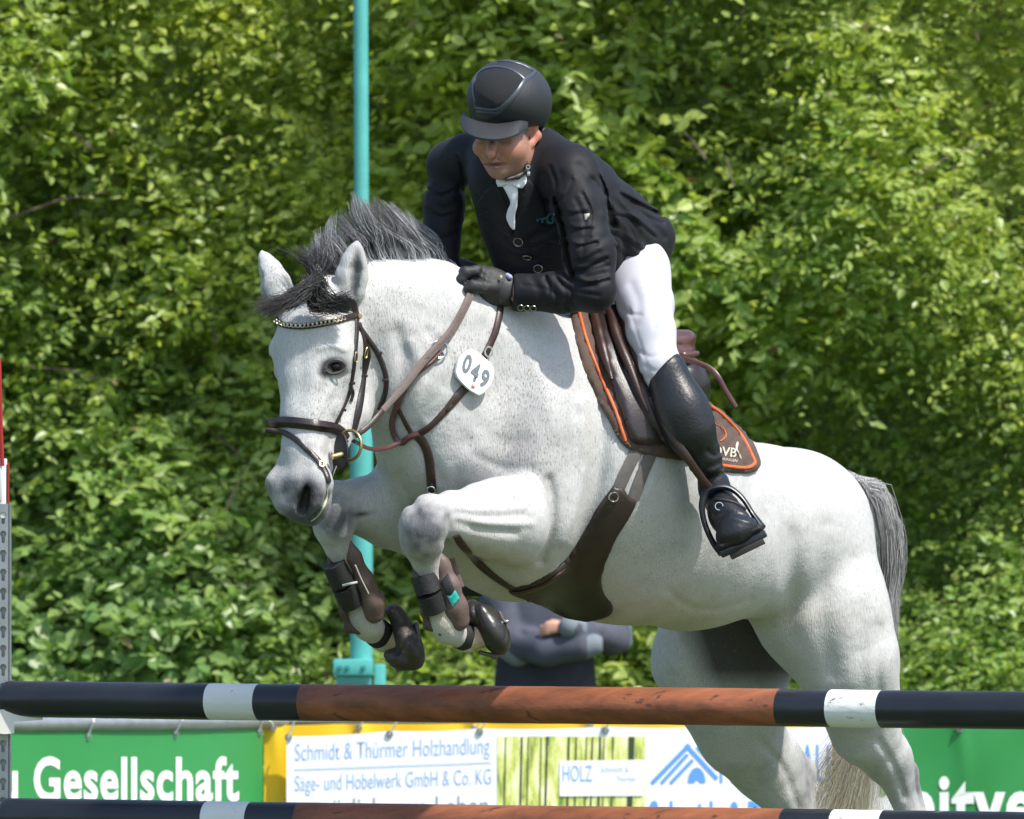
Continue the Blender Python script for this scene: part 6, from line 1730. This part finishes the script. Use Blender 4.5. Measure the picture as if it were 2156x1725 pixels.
sole = [Cone(P(1518, 1150, -.11), .012, P(1596, 1112, -.11), .012, 3.0, .01), Cone(P(1516, 1152, -.07), .012, P(1590, 1116, -.04), .012, 3.0, .01)]
blob('boot_sole', sole, .004, mat('sole_rubber', (.012, .012, .012), .7), rid)
bf = [Group(chain([(1110, 800, .58, 42), (1062, 900, .61, 50), (1040, 960, .62, 42), (1012, 1100, .655, 28), (1006, 1150, .66, 28), (985, 1190, .58, 33), (978, 1204, .54, 32)], .95, .03), .02), ell(982, 1212, .53, 36, .05, 26, -10, k=.015)]
bfo = blob('riding_boot', bf, .006, BOOT, rid)
BBV = bvh_of(bo)
pts, nn = on_surf(BBV, [(1508, 1052), (1530, 1054), (1550, 1060), (1568, 1072)], 16, .002)
mb = MB(); strap(mb, pts, nn, .012, .004, .2); mb.build('spur_strap', BLK, rid)
mb = MB(); y_, nq = sd(1514, 1066, BBV); mb.ring(P(1514, 1066, y_ - .004), (0, -1, .1), .0100, .0018, 20, 6); mb.build('spur_ring', SILV, rid)

# stirrups
IRON = mat('black_stirrup', (.018, .021, .027), .32, metal=.3, spec=.6)
def stirrup(lab, pts, tread, dT, loc):
    rt = empty('stirrup', loc, lab, 'stirrup', "the rider's stirrups")
    c = catmull(pts, 40); r = np.interp(np.linspace(0, 1, 40), [0, .12, .3, .5, .7, .88, 1], [.011, .008, .008, .011, .0075, .007, .012])
    mb = MB(); mb.tube([P(*q) for q in c], list(r), 10, flat=1.5, up=(0, 1, 0)); mb.build('arch', IRON, rt)
    a, b = P(*tread[0]), P(*tread[1]); ax = (b - a).normalized(); mid = (a + b) / 2
    ang = -math.atan2(ax.z, ax.x); R_ = Matrix.Rotation(ang, 3, 'Y')
    mb = MB(); mb.box(mid, ((b - a).length / 2, .032, .0105), R_, bev=.004); mb.build('tread', IRON, rt)
    mb = MB(); mb.box(mid + R_ @ Vector((.004, -.002, -.017)), ((b - a).length / 2 * .74, .030, .008), R_, bev=.002); mb.build('under_plate', mat('stirrup_rubber', (.016, .015, .013), .7), rt)
    return rt
stirrup('black stirrup iron holding the near side boot toe', [(1520, 1166, -.09), (1500, 1140, -.08), (1483, 1100, -.07), (1478, 1062, -.06), (1488, 1036, -.05), (1510, 1026, -.05), (1536, 1028, -.05), (1562, 1048, -.06), (1586, 1084, -.075), (1604, 1112, -.09)],
        [(1517, 1168, -.10), (1612, 1122, -.10)], 0, P(1540, 1100, -.07))
stirrup('black stirrup iron under the far boot, seen below the chest', [(950, 1225, .56), (945, 1190, .58), (955, 1150, .60), (975, 1135, .61), (1000, 1150, .60), (1015, 1190, .58), (1018, 1222, .56)],
        [(948, 1236, .53), (1020, 1236, .53)], 0, P(985, 1200, .58))
